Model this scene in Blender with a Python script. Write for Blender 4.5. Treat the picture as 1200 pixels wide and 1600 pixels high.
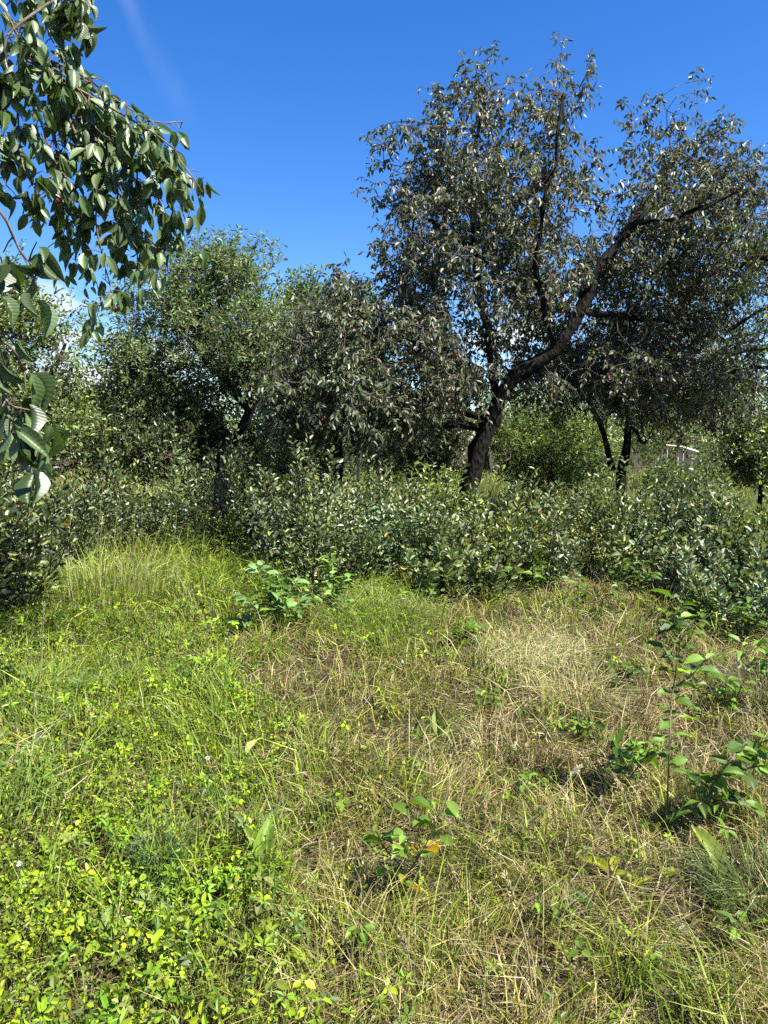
import bpy, math, random
import numpy as np
from mathutils import Vector

# ------------------------------------------------------------------ clear
for o in list(bpy.data.objects):
    bpy.data.objects.remove(o)
SC = bpy.context.scene
COL = SC.collection
R = math.radians
rng = np.random.default_rng(7)
random.seed(7)

# ------------------------------------------------------------------ camera
CAM_H = 1.5
FPX = 1164.0          # focal length in photo pixels (1200 x 1600)
PITCH = R(5.4)
cam_d = bpy.data.cameras.new('camera')
cam_d.sensor_fit = 'VERTICAL'
cam_d.sensor_height = 24.0
cam_d.lens = 24.0 * FPX / 1600.0
cam_d.clip_start = 0.05
cam_d.clip_end = 3000.0
cam = bpy.data.objects.new('camera', cam_d)
COL.objects.link(cam)
cam.location = (0, 0, CAM_H)
cam.rotation_euler = (math.pi / 2 - PITCH, 0, 0)
SC.camera = cam

# ------------------------------------------------------------------ sky, sun, exposure
SUN_AZ = R(124)       # clockwise from the view direction (+Y): right and a little behind
SUN_EL = R(54)
world = bpy.data.worlds.new('World')
SC.world = world
world.use_nodes = True
nt = world.node_tree
nt.nodes.clear()
N = nt.nodes.new
Lk = nt.links.new
out = N('ShaderNodeOutputWorld')
bg = N('ShaderNodeBackground')
bg.inputs['Strength'].default_value = 0.075
sky = N('ShaderNodeTexSky')
sky.sky_type = 'NISHITA'
sky.sun_disc = False
sky.sun_elevation = SUN_EL
sky.sun_rotation = SUN_AZ
sky.altitude = 100
sky.air_density = 1.0
sky.dust_density = 0.1
sky.ozone_density = 4.0
hsv = N('ShaderNodeHueSaturation')
hsv.inputs['Saturation'].default_value = 1.32
hsv.inputs['Value'].default_value = 1.0
hsv.inputs['Hue'].default_value = 0.512
Lk(sky.outputs[0], hsv.inputs['Color'])
tc = N('ShaderNodeTexCoord')
sep = N('ShaderNodeSeparateXYZ')
Lk(tc.outputs['Generated'], sep.inputs[0])


def wmath(op, a, b=None, c=None, clamp=False):
    n = N('ShaderNodeMath')
    n.operation = op
    n.use_clamp = clamp
    for i, v in enumerate((a, b, c)):
        if v is None:
            continue
        if isinstance(v, (int, float)):
            n.inputs[i].default_value = v
        else:
            Lk(v, n.inputs[i])
    return n.outputs[0]


def wramp(v, a, b):
    n = N('ShaderNodeMapRange')
    n.interpolation_type = 'SMOOTHSTEP'
    n.inputs['From Min'].default_value = a
    n.inputs['From Max'].default_value = b
    Lk(v, n.inputs['Value'])
    return n.outputs[0]


# low fair-weather clouds: fractal noise, only close above the horizon
mp = N('ShaderNodeMapping')
mp.inputs['Scale'].default_value = (7.0, 7.0, 15.0)
mp.inputs['Location'].default_value = (3.1, 0.55, 0.2)
Lk(tc.outputs['Generated'], mp.inputs[0])
n1 = N('ShaderNodeTexNoise')
n1.inputs['Scale'].default_value = 1.0
n1.inputs['Detail'].default_value = 8.0
n1.inputs['Roughness'].default_value = 0.58
Lk(mp.outputs[0], n1.inputs['Vector'])
band = wmath('MULTIPLY', wramp(sep.outputs['Z'], 0.0, 0.07), wmath('SUBTRACT', 1.0, wramp(sep.outputs['Z'], 0.12, 0.24)))
west = wmath('SUBTRACT', 1.0, wramp(sep.outputs['X'], -0.36, -0.18))
cl = wramp(wmath('ADD', n1.outputs[0], wmath('MULTIPLY', wmath('MULTIPLY', band, wmath('ADD', wmath('MULTIPLY', west, 0.75), 0.25)), 0.24)), 0.58, 0.72)
cl = wmath('MULTIPLY', cl, band)
# one thin high cirrus streak across the upper left, lying along a great circle and broken up by noise
def sky_dir(u, v):
    a_, b_ = (u - 600) / FPX, -(v - 800) / FPX
    return Vector((a_, math.cos(PITCH) + b_ * math.sin(PITCH), -math.sin(PITCH) + b_ * math.cos(PITCH))).normalized()


cn = sky_dir(212, 0).cross(sky_dir(290, 180)).normalized()
dp = N('ShaderNodeVectorMath'); dp.operation = 'DOT_PRODUCT'
Lk(tc.outputs['Generated'], dp.inputs[0]); dp.inputs[1].default_value = cn
mp2 = N('ShaderNodeMapping'); mp2.inputs['Scale'].default_value = (9.0, 4.0, 3.0)
Lk(tc.outputs['Generated'], mp2.inputs[0])
n2 = N('ShaderNodeTexNoise'); n2.inputs['Scale'].default_value = 1.0; n2.inputs['Detail'].default_value = 5.0
Lk(mp2.outputs[0], n2.inputs['Vector'])
dist = wmath('ABSOLUTE', wmath('ADD', dp.outputs['Value'], wmath('MULTIPLY', wmath('SUBTRACT', n2.outputs[0], 0.5), 0.03)))
ci = wmath('MULTIPLY', wmath('SUBTRACT', 1.0, wramp(dist, 0.0, 0.022)), wramp(n2.outputs[0], 0.25, 0.75))
ci = wmath('MULTIPLY', wmath('MULTIPLY', ci, wramp(sep.outputs['Z'], 0.34, 0.50)), 0.30)
fac = wmath('MAXIMUM', wmath('MULTIPLY', cl, 0.95), ci, clamp=True)
mixc = N('ShaderNodeMixRGB')
Lk(fac, mixc.inputs['Fac'])
Lk(hsv.outputs[0], mixc.inputs['Color1'])
mixc.inputs['Color2'].default_value = (5.4, 5.7, 6.1, 1)
Lk(mixc.outputs[0], bg.inputs['Color'])
Lk(bg.outputs[0], out.inputs['Surface'])

sun_d = bpy.data.lights.new('sun', 'SUN')
sun_d.energy = 5.0
sun_d.angle = R(0.53)
sun_d.color = (1.0, 0.955, 0.87)
sun = bpy.data.objects.new('sun', sun_d)
COL.objects.link(sun)
sdir = Vector((math.sin(SUN_AZ) * math.cos(SUN_EL), math.cos(SUN_AZ) * math.cos(SUN_EL), math.sin(SUN_EL)))
sun.rotation_euler = sdir.to_track_quat('Z', 'Y').to_euler()
sun.location = sdir * 50

SC.view_settings.view_transform = 'Standard'
SC.view_settings.look = 'None'
SC.view_settings.gamma = 1.0
SC.view_settings.use_curve_mapping = False
SC.view_settings.exposure = 1.62
SC.render.engine = 'CYCLES'
SC.cycles.max_bounces = 4
SC.cycles.diffuse_bounces = 2
SC.cycles.glossy_bounces = 1
SC.cycles.transmission_bounces = 2
SC.cycles.transparent_max_bounces = 4
SC.cycles.caustics_reflective = False
SC.cycles.caustics_refractive = False
SC.cycles.use_denoising = False
SC.cycles.use_adaptive_sampling = True
SC.cycles.adaptive_threshold = 0.03
SC.render.use_persistent_data = False

# ------------------------------------------------------------------ helpers: the photograph's pixels to the place
CP, SP = math.cos(PITCH), math.sin(PITCH)


def at(u, v, d):
    """point at forward distance d (metres along +Y) seen at photo pixel u, v"""
    a, b = (u - 600) / FPX, -(v - 800) / FPX
    dy = CP + b * SP
    dz = -SP + b * CP
    return np.array([a * d / dy, d, CAM_H + dz * d / dy])


def height(x, y):
    """ground relief"""
    x = np.asarray(x, float); y = np.asarray(y, float)
    return (0.035 * np.sin(1.3 * x + 0.4) * np.cos(1.1 * y - 0.3) + 0.02 * np.sin(3.1 * x - 1.7 * y)
            + 0.012 * np.sin(5.3 * x + 4.1 * y + 1.0))


def ground_at(u, v):
    a, b = (u - 600) / FPX, -(v - 800) / FPX
    dy, dz = CP + b * SP, -SP + b * CP
    t = CAM_H / -dz
    x, y = a * t, dy * t
    return np.array([x, y, float(height(x, y))])


def unit(a):
    return a / np.maximum(np.linalg.norm(a, axis=-1, keepdims=True), 1e-9)


def vnoise(x, y, s, seed=0):
    """cheap smooth value noise 0..1"""
    x = np.asarray(x) / s + 17.3 * seed; y = np.asarray(y) / s - 9.1 * seed
    xi, yi = np.floor(x), np.floor(y)
    fx, fy = x - xi, y - yi
    fx, fy = fx * fx * (3 - 2 * fx), fy * fy * (3 - 2 * fy)
    h = lambda a, b: np.modf(np.abs(np.sin(a * 127.1 + b * 311.7 + seed * 74.7) * 43758.5453))[0]
    return (h(xi, yi) * (1 - fx) + h(xi + 1, yi) * fx) * (1 - fy) + (h(xi, yi + 1) * (1 - fx) + h(xi + 1, yi + 1) * fx) * fy


def sstep(v, a, b):
    t = np.clip((np.asarray(v, float) - a) / (b - a), 0, 1)
    return t * t * (3 - 2 * t)


def mesh_data(name, V, F, col=None, uv=None, smooth=False, mat=None):
    """V (n,3); F list of (m,k) int arrays"""
    V = np.asarray(V, np.float32)
    F = [np.asarray(f, np.int32) for f in F if len(f)]
    me = bpy.data.meshes.new(name)
    me.vertices.add(len(V))
    me.vertices.foreach_set('co', V.ravel())
    loops = np.concatenate([f.ravel() for f in F])
    tot = np.concatenate([np.full(len(f), f.shape[1], np.int32) for f in F])
    start = np.concatenate([[0], np.cumsum(tot)[:-1]]).astype(np.int32)
    me.loops.add(len(loops))
    me.loops.foreach_set('vertex_index', loops)
    me.polygons.add(len(tot))
    me.polygons.foreach_set('loop_start', start)
    me.polygons.foreach_set('loop_total', tot)
    me.polygons.foreach_set('use_smooth', np.full(len(tot), smooth, bool))
    if col is not None:
        a = me.attributes.new('tint', 'FLOAT_COLOR', 'POINT')
        c = np.ones((len(V), 4), np.float32)
        c[:, :3] = col
        a.data.foreach_set('color', c.ravel())
    if uv is not None:
        l = me.uv_layers.new(name='UVMap')
        l.data.foreach_set('uv', np.asarray(uv, np.float32)[loops].ravel())
    me.update(calc_edges=True)
    if mat is not None:
        me.materials.append(mat)
    return me


def link(name, me, parent=None, kind=None):
    o = bpy.data.objects.new(name, me)
    COL.objects.link(o)
    if parent is not None:
        o.parent = parent
        o.matrix_parent_inverse = parent_inv(parent)
    if kind:
        o['kind'] = kind
    return o


def parent_inv(p):
    from mathutils import Matrix
    return Matrix.Translation(-Vector(p.location))


def thing(name, loc, label, cat, group=None):
    o = bpy.data.objects.new(name, None)
    COL.objects.link(o)
    o.empty_display_size = 0.2
    o.location = loc
    tag(o, label, cat, group)
    return o


def tag(o, label, cat=None, group=None):
    o['label'] = label
    if cat:
        o['category'] = cat
    if group:
        o['group'] = group


# ------------------------------------------------------------------ materials
def new_mat(name):
    m = bpy.data.materials.new(name)
    m.use_nodes = True
    t = m.node_tree
    t.nodes.clear()
    return m, t


def leaf_mat(name, rough=0.42, spec=0.5, trans=0.3, tgain=(1.35, 1.5, 0.6), veins=False, mottled=0.25):
    m, t = new_mat(name)
    n, l = t.nodes.new, t.links.new
    o = n('ShaderNodeOutputMaterial')
    at_ = n('ShaderNodeAttribute'); at_.attribute_name = 'tint'
    src = at_.outputs['Color']
    if veins:
        oi = n('ShaderNodeObjectInfo')
        hs = n('ShaderNodeHueSaturation')
        mr = n('ShaderNodeMapRange'); mr.inputs['To Min'].default_value = 0.55; mr.inputs['To Max'].default_value = 1.5
        l(oi.outputs['Random'], mr.inputs['Value'])
        l(mr.outputs[0], hs.inputs['Value'])
        mul = n('ShaderNodeMixRGB'); mul.blend_type = 'MULTIPLY'; mul.inputs[0].default_value = 1
        l(src, mul.inputs[1]); l(oi.outputs['Color'], mul.inputs[2])
        l(mul.outputs[0], hs.inputs['Color'])
        src = hs.outputs[0]
    if veins:
      tc_ = n('ShaderNodeTexCoord')
      no = n('ShaderNodeTexNoise'); no.inputs['Scale'].default_value = 55; no.inputs['Detail'].default_value = 2
      l(tc_.outputs['Object'], no.inputs['Vector'])
      mr2 = n('ShaderNodeMapRange'); mr2.inputs['To Min'].default_value = 1 - mottled; mr2.inputs['To Max'].default_value = 1 + mottled
      l(no.outputs[0], mr2.inputs['Value'])
      m2 = n('ShaderNodeVectorMath'); m2.operation = 'SCALE'
      l(src, m2.inputs[0]); l(mr2.outputs[0], m2.inputs['Scale'])
      src = m2.outputs[0]
    p = n('ShaderNodeBsdfPrincipled')
    p.inputs['Roughness'].default_value = rough
    p.inputs['Specular IOR Level'].default_value = spec
    l(src, p.inputs['Base Color'])
    tr = n('ShaderNodeBsdfTranslucent')
    tm = n('ShaderNodeMixRGB'); tm.blend_type = 'MULTIPLY'; tm.inputs[0].default_value = 1
    tm.inputs[2].default_value = (*tgain, 1)
    l(src, tm.inputs[1]); l(tm.outputs[0], tr.inputs['Color'])
    mx = n('ShaderNodeMixShader'); mx.inputs[0].default_value = trans
    l(p.outputs[0], mx.inputs[1]); l(tr.outputs[0], mx.inputs[2])
    l(mx.outputs[0], o.inputs['Surface'])
    if veins:
        uvn = n('ShaderNodeUVMap'); uvn.uv_map = 'UVMap'
        sp = n('ShaderNodeSeparateXYZ'); l(uvn.outputs[0], sp.inputs[0])

        def mm(op, a, b=None):
            q = n('ShaderNodeMath'); q.operation = op
            for i, v in enumerate((a, b)):
                if v is None: continue
                if isinstance(v, (int, float)): q.inputs[i].default_value = v
                else: l(v, q.inputs[i])
            return q.outputs[0]
        ax = mm('ABSOLUTE', mm('SUBTRACT', sp.outputs['Y'], 0.5))
        w = mm('SINE', mm('MULTIPLY', mm('SUBTRACT', sp.outputs['X'], mm('MULTIPLY', ax, 0.35)), 62.0))
        w = mm('POWER', mm('ADD', mm('MULTIPLY', w, 0.5), 0.5), 3.0)
        bp = n('ShaderNodeBump'); bp.inputs['Strength'].default_value = 0.16; bp.inputs['Distance'].default_value = 0.003
        l(w, bp.inputs['Height']); l(bp.outputs[0], p.inputs['Normal']); l(bp.outputs[0], tr.inputs['Normal'])
    return m


def bark_mat(name, c1, c2, scale=9.0, bump=0.02):
    m, t = new_mat(name)
    n, l = t.nodes.new, t.links.new
    o = n('ShaderNodeOutputMaterial')
    p = n('ShaderNodeBsdfPrincipled'); p.inputs['Roughness'].default_value = 0.9
    p.inputs['Specular IOR Level'].default_value = 0.12
    tc_ = n('ShaderNodeTexCoord')
    no = n('ShaderNodeTexNoise'); no.inputs['Scale'].default_value = scale; no.inputs['Detail'].default_value = 8; no.inputs['Roughness'].default_value = 0.65
    l(tc_.outputs['Object'], no.inputs['Vector'])
    vo = n('ShaderNodeTexVoronoi'); vo.inputs['Scale'].default_value = scale * 3
    mp_ = n('ShaderNodeMapping'); mp_.inputs['Scale'].default_value = (1, 1, 0.35)
    l(tc_.outputs['Object'], mp_.inputs[0]); l(mp_.outputs[0], vo.inputs['Vector'])
    cr = n('ShaderNodeValToRGB')
    cr.color_ramp.elements[0].position = 0.35; cr.color_ramp.elements[0].color = (*c1, 1)
    cr.color_ramp.elements[1].position = 0.72; cr.color_ramp.elements[1].color = (*c2, 1)
    l(no.outputs[0], cr.inputs[0]); l(cr.outputs[0], p.inputs['Base Color'])
    ad = n('ShaderNodeMath'); ad.operation = 'ADD'
    l(no.outputs[0], ad.inputs[0]); l(vo.outputs['Distance'], ad.inputs[1])
    bp = n('ShaderNodeBump'); bp.inputs['Strength'].default_value = 0.9; bp.inputs['Distance'].default_value = bump
    l(ad.outputs[0], bp.inputs['Height']); l(bp.outputs[0], p.inputs['Normal'])
    l(p.outputs[0], o.inputs['Surface'])
    return m


def plain_mat(name, c, rough=0.6, spec=0.4, var=0.2, scale=20):
    m, t = new_mat(name)
    n, l = t.nodes.new, t.links.new
    o = n('ShaderNodeOutputMaterial')
    p = n('ShaderNodeBsdfPrincipled'); p.inputs['Roughness'].default_value = rough; p.inputs['Specular IOR Level'].default_value = spec
    tc_ = n('ShaderNodeTexCoord')
    no = n('ShaderNodeTexNoise'); no.inputs['Scale'].default_value = scale; no.inputs['Detail'].default_value = 4
    l(tc_.outputs['Object'], no.inputs['Vector'])
    cr = n('ShaderNodeValToRGB')
    cr.color_ramp.elements[0].position = 0.3; cr.color_ramp.elements[0].color = (*[x * (1 - var) for x in c], 1)
    cr.color_ramp.elements[1].position = 0.7; cr.color_ramp.elements[1].color = (*[x * (1 + var) for x in c], 1)
    l(no.outputs[0], cr.inputs[0]); l(cr.outputs[0], p.inputs['Base Color']); l(p.outputs[0], o.inputs['Surface'])
    return m


M_LEAF = leaf_mat('glossy_leaf', 0.5, 0.55, 0.24)
M_LEAFM = leaf_mat('matt_leaf', 0.5, 0.45, 0.34)
M_SHRUB = leaf_mat('shrub_leaf', 0.44, 0.65, 0.26)
M_HERB = leaf_mat('herb_leaf', 0.5, 0.35, 0.36, (1.3, 1.4, 0.5))
M_GRASS = leaf_mat('grass_blade', 0.5, 0.35, 0.3, (1.25, 1.3, 0.7))
M_BIG = leaf_mat('veined_leaf', 0.45, 0.7, 0.26, veins=True, mottled=0.12)
M_SAP = leaf_mat('sapling_leaf', 0.45, 0.35, 0.38, (1.5, 1.5, 0.5), veins=True, mottled=0.12)
M_BARK = bark_mat('cherry_bark', (0.006, 0.005, 0.0045), (0.028, 0.023, 0.019))
M_TWIG = bark_mat('twig_bark', (0.06, 0.046, 0.036), (0.20, 0.165, 0.13), 14, 0.003)
M_STEM = plain_mat('green_stem', (0.10, 0.09, 0.04), 0.6)
M_CHERRY = plain_mat('cherry_skin', (0.22, 0.012, 0.016), 0.22, 0.6, 0.5, 6)
M_WOOD = plain_mat('weathered_wood', (0.42, 0.34, 0.24), 0.8, 0.2, 0.25, 30)
M_PALE = plain_mat('pale_painted_rail', (0.62, 0.62, 0.58), 0.6, 0.3, 0.12, 18)
M_DARK = plain_mat('dark_sheeting', (0.045, 0.04, 0.036), 0.7, 0.3, 0.3, 8)
M_PETAL = plain_mat('white_petal', (0.78, 0.76, 0.74), 0.6, 0.2, 0.08, 60)

# ------------------------------------------------------------------ leaf and blade templates: along, across, out
T_OVAL = (np.array([(0, 0, 0), (.28, -.40, .10), (.66, -.38, .07), (1, 0, -.10), (.66, .38, .07), (.28, .40, .10)], float),
          [np.array([(0, 1, 2, 3), (0, 3, 4, 5)])])


def big_leaf_template():
    st = [0, .12, .30, .50, .70, .88, 1.0]
    w = [0.02, .29, .46, .50, .41, .20, 0.0]
    V, UV = [], []
    for s, ww in zip(st, w):
        for a in (-1, -.5, 0, .5, 1):
            V.append((s, a * ww, 0.10 * abs(a) * ww * 2 - 0.20 * s * s + (0.02 if abs(a) == 1 and int(s * 100) % 2 else 0)))
            UV.append((s, 0.5 + 0.5 * a))
    F = [(i * 5 + j, i * 5 + j + 1, i * 5 + j + 6, i * 5 + j + 5) for i in range(6) for j in range(4)]
    return np.array(V, float), [np.array(F)], np.array(UV)


T_BIG = big_leaf_template()


def bake(T, P, D, Nn, Lg, Wd, col):
    """stamp the template once per row"""
    V, F = T[0], T[1]
    n, k = len(P), len(V)
    D = unit(D)
    S = unit(np.cross(D, Nn))
    Nn = np.cross(S, D)
    X = (P[:, None] + V[None, :, 0, None] * (Lg[:, None, None] * D[:, None]) + V[None, :, 1, None] * (Wd[:, None, None] * S[:, None])
         + V[None, :, 2, None] * (Lg[:, None, None] * Nn[:, None]))
    off = (np.arange(n) * k)[:, None, None]
    FF = [(f[None] + off).reshape(-1, f.shape[1]) for f in F]
    C = np.repeat(col, k, axis=0) if col is not None else None
    return X.reshape(-1, 3), FF, C


def tubes(chains, sides=6):
    """chains: list of (points (n,3), radii (n))"""
    Vs, Fs, off = [], [], 0
    for pts, rad in chains:
        pts = np.asarray(pts, float); rad = np.asarray(rad, float)
        n = len(pts)
        if n < 2:
            continue
        T = np.gradient(pts, axis=0); T = unit(T)
        ref = np.array([0.31, 0.2, 0.93]) if abs(T[0, 2]) < 0.9 else np.array([1.0, 0.1, 0])
        U = unit(np.cross(T, ref)); W = np.cross(T, U)
        a = np.arange(sides) * 2 * math.pi / sides
        ring = pts[:, None] + rad[:, None, None] * (np.cos(a)[None, :, None] * U[:, None] + np.sin(a)[None, :, None] * W[:, None])
        Vs.append(ring.reshape(-1, 3))
        i = np.arange(n - 1)[:, None] * sides; j = np.arange(sides)[None]; j2 = (j + 1) % sides
        Fs.append(np.stack([i + j, i + j2, i + sides + j2, i + sides + j], -1).reshape(-1, 4) + off)
        off += n * sides
    return np.concatenate(Vs), [np.concatenate(Fs)]


def short_tubes(A, B, C, r0, r1):
    """many three-sided two-piece twigs at once: A -> B -> C"""
    n = len(A)
    T = unit(C - A)
    U = unit(np.cross(T, np.array([0.3, 0.5, 0.2]))); W = np.cross(T, U)
    a = np.arange(3) * 2.0944
    ring = (np.cos(a)[None, :, None] * U[:, None] + np.sin(a)[None, :, None] * W[:, None])
    if B is None:
        V = np.concatenate([A[:, None] + r0[:, None, None] * ring, C[:, None] + r1[:, None, None] * ring], 1)
        f = np.array([(j, (j + 1) % 3, 3 + (j + 1) % 3, 3 + j) for j in range(3)])
        return V.reshape(-1, 3), (f[None] + (np.arange(n) * 6)[:, None, None]).reshape(-1, 4)
    V = np.concatenate([A[:, None] + r0[:, None, None] * ring, B[:, None] + (0.5 * (r0 + r1))[:, None, None] * ring, C[:, None] + r1[:, None, None] * ring], 1)
    f = np.array([(i + j, i + (j + 1) % 3, i + 3 + (j + 1) % 3, i + 3 + j) for i in (0, 3) for j in range(3)])
    F = (f[None] + (np.arange(n) * 9)[:, None, None]).reshape(-1, 4)
    return V.reshape(-1, 3), F


def pick(pal, n, jit=0.22):
    pal = np.array(pal, float)
    w = pal[:, 3] / pal[:, 3].sum()
    c = pal[rng.choice(len(pal), n, p=w), :3]
    return c * (1 + jit * rng.standard_normal((n, 1))).clip(0.4, 1.9) * (1 + 0.06 * rng.standard_normal((n, 3))).clip(0.7, 1.3)


# ------------------------------------------------------------------ trees
def resample(pts, step):
    pts = np.asarray(pts, float)
    # catmull-rom through the given points
    P = np.vstack([2 * pts[0] - pts[1], pts, 2 * pts[-1] - pts[-2]])
    outp = []
    for i in range(1, len(P) - 2):
        n = max(2, int(np.linalg.norm(P[i + 1] - P[i]) / step))
        t = np.linspace(0, 1, n, endpoint=False)[:, None]
        outp.append(0.5 * (2 * P[i] + (P[i + 1] - P[i - 1]) * t + (2 * P[i - 1] - 5 * P[i] + 4 * P[i + 1] - P[i + 2]) * t ** 2
                           + (-P[i - 1] + 3 * P[i] - 3 * P[i + 1] + P[i + 2]) * t ** 3))
    outp.append(pts[-1:])
    return np.vstack(outp)


def colonize(seed_pts, att, step, kill, iters=70, trop=(0, 0, 0.0), jit=0.25):
    P = [p for p in seed_pts]
    par = [-1] * len(P)
    nch = [0] * len(P)
    Pn = np.array(P)
    d = np.full(len(att), 1e9); near = np.zeros(len(att), int)
    for i0 in range(0, len(Pn), 200):
        dd = np.linalg.norm(att[:, None] - Pn[None, i0:i0 + 200], axis=2)
        j = dd.argmin(1); m = dd[np.arange(len(att)), j]
        b = m < d
        d[b] = m[b]; near[b] = j[b] + i0
    trop = np.array(trop)
    for it in range(iters):
        alive = d > kill
        att, d, near = att[alive], d[alive], near[alive]
        if len(att) == 0:
            break
        u, inv = np.unique(near, return_inverse=True)
        Pn = np.array(P)
        v = unit(att - Pn[near])
        s = np.zeros((len(u), 3)); np.add.at(s, inv, v)
        s = unit(unit(s) + trop + jit * rng.standard_normal(s.shape))
        new, npar = [], []
        for k, i in enumerate(u):
            if nch[i] >= 3:
                continue
            new.append(P[i] + s[k] * step); npar.append(i); nch[i] += 1
        if not new:
            # stuck: drop the attractors that cannot be served
            bad = np.array([nch[i] >= 3 for i in near])
            att, d, near = att[~bad], d[~bad], near[~bad]
            continue
        base = len(P)
        P += new; par += npar; nch += [0] * len(new)
        nn = np.array(new)
        dd = np.linalg.norm(att[:, None] - nn[None], axis=2)
        j = dd.argmin(1); m = dd[np.arange(len(att)), j]
        b = m < d
        d[b] = m[b]; near[b] = j[b] + base
    return np.array(P), np.array(par)


def in_blobs(blobs, n):
    """n points in a union of ellipsoids (centre, radii), by volume, a bit denser towards the rim"""
    vol = np.array([b[1][0] * b[1][1] * b[1][2] for b in blobs]) ** 0.8
    k = rng.choice(len(blobs), n, p=vol / vol.sum())
    dirs = unit(rng.standard_normal((n, 3)))
    r = rng.random(n) ** 0.42
    c = np.array([b[0] for b in blobs])[k]; rad = np.array([b[1] for b in blobs])[k]
    return c + dirs * rad * r[:, None]


def shoots_and_leaves(O, Dr, prm):
    """leafy shoots starting at O along Dr -> twig geometry + leaf rows"""
    n = len(O)
    sl = prm['shoot'] * (0.55 + 0.9 * rng.random(n))
    dirv = unit(unit(Dr) * prm.get('follow', 0.6) + rng.standard_normal((n, 3)) * prm.get('spread', 0.55) + np.array(prm.get('up', (0, 0, 0))))
    sag = prm.get('droop', 0.0)
    B = O + dirv * sl[:, None] * 0.5 + np.array([0, 0, -1]) * (sag * 0.3 * sl)[:, None]
    C = O + dirv * sl[:, None] * 0.95 + np.array([0, 0, -1]) * (sag * sl)[:, None]
    tr = prm.get('twig_r', 0.004)
    tw = short_tubes(O, None, C, np.full(n, tr), np.full(n, tr * 0.45))
    m = prm['leaves']
    t = (np.arange(m) + rng.random((n, m))) / m * 0.95 + 0.08
    ti = t[..., None]
    P = O[:, None] * (1 - ti) ** 2 + 2 * (2 * B - 0.5 * (O + C))[:, None] * ti * (1 - ti) + C[:, None] * ti ** 2
    axis = unit(C - O)
    Ua = unit(np.cross(axis, np.array([0.2, 0.1, 0.97]))); Wa = np.cross(axis, Ua)
    ang = np.arange(m)[None] * 2.4 + rng.random((n, 1)) * 6.28 + 0.5 * rng.standard_normal((n, m))
    rad = np.cos(ang)[..., None] * Ua[:, None] + np.sin(ang)[..., None] * Wa[:, None]
    D = axis[:, None] * prm.get('along', 0.5) + rad * 0.8 + np.array([0, 0, -1.0]) * prm.get('hang', 0.4) + 0.25 * rng.standard_normal((n, m, 3))
    D = unit(D).reshape(-1, 3); P = P.reshape(-1, 3)
    Nn = np.array([0, 0, 1.0]) * prm.get('flat', 0.8) + rng.standard_normal((len(P), 3)) * prm.get('tumble', 0.55)
    Lg = prm['leaf'] * (0.65 + 0.6 * rng.random(len(P)))
    Wd = Lg * prm.get('ratio', 0.55) * (0.8 + 0.4 * rng.random(len(P)))
    P = P + D * (0.12 * Lg)[:, None]
    keep = rng.random(len(P)) < prm.get('keep', 1.0)
    return tw, P[keep], D[keep], unit(Nn)[keep], Lg[keep], Wd[keep]


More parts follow.
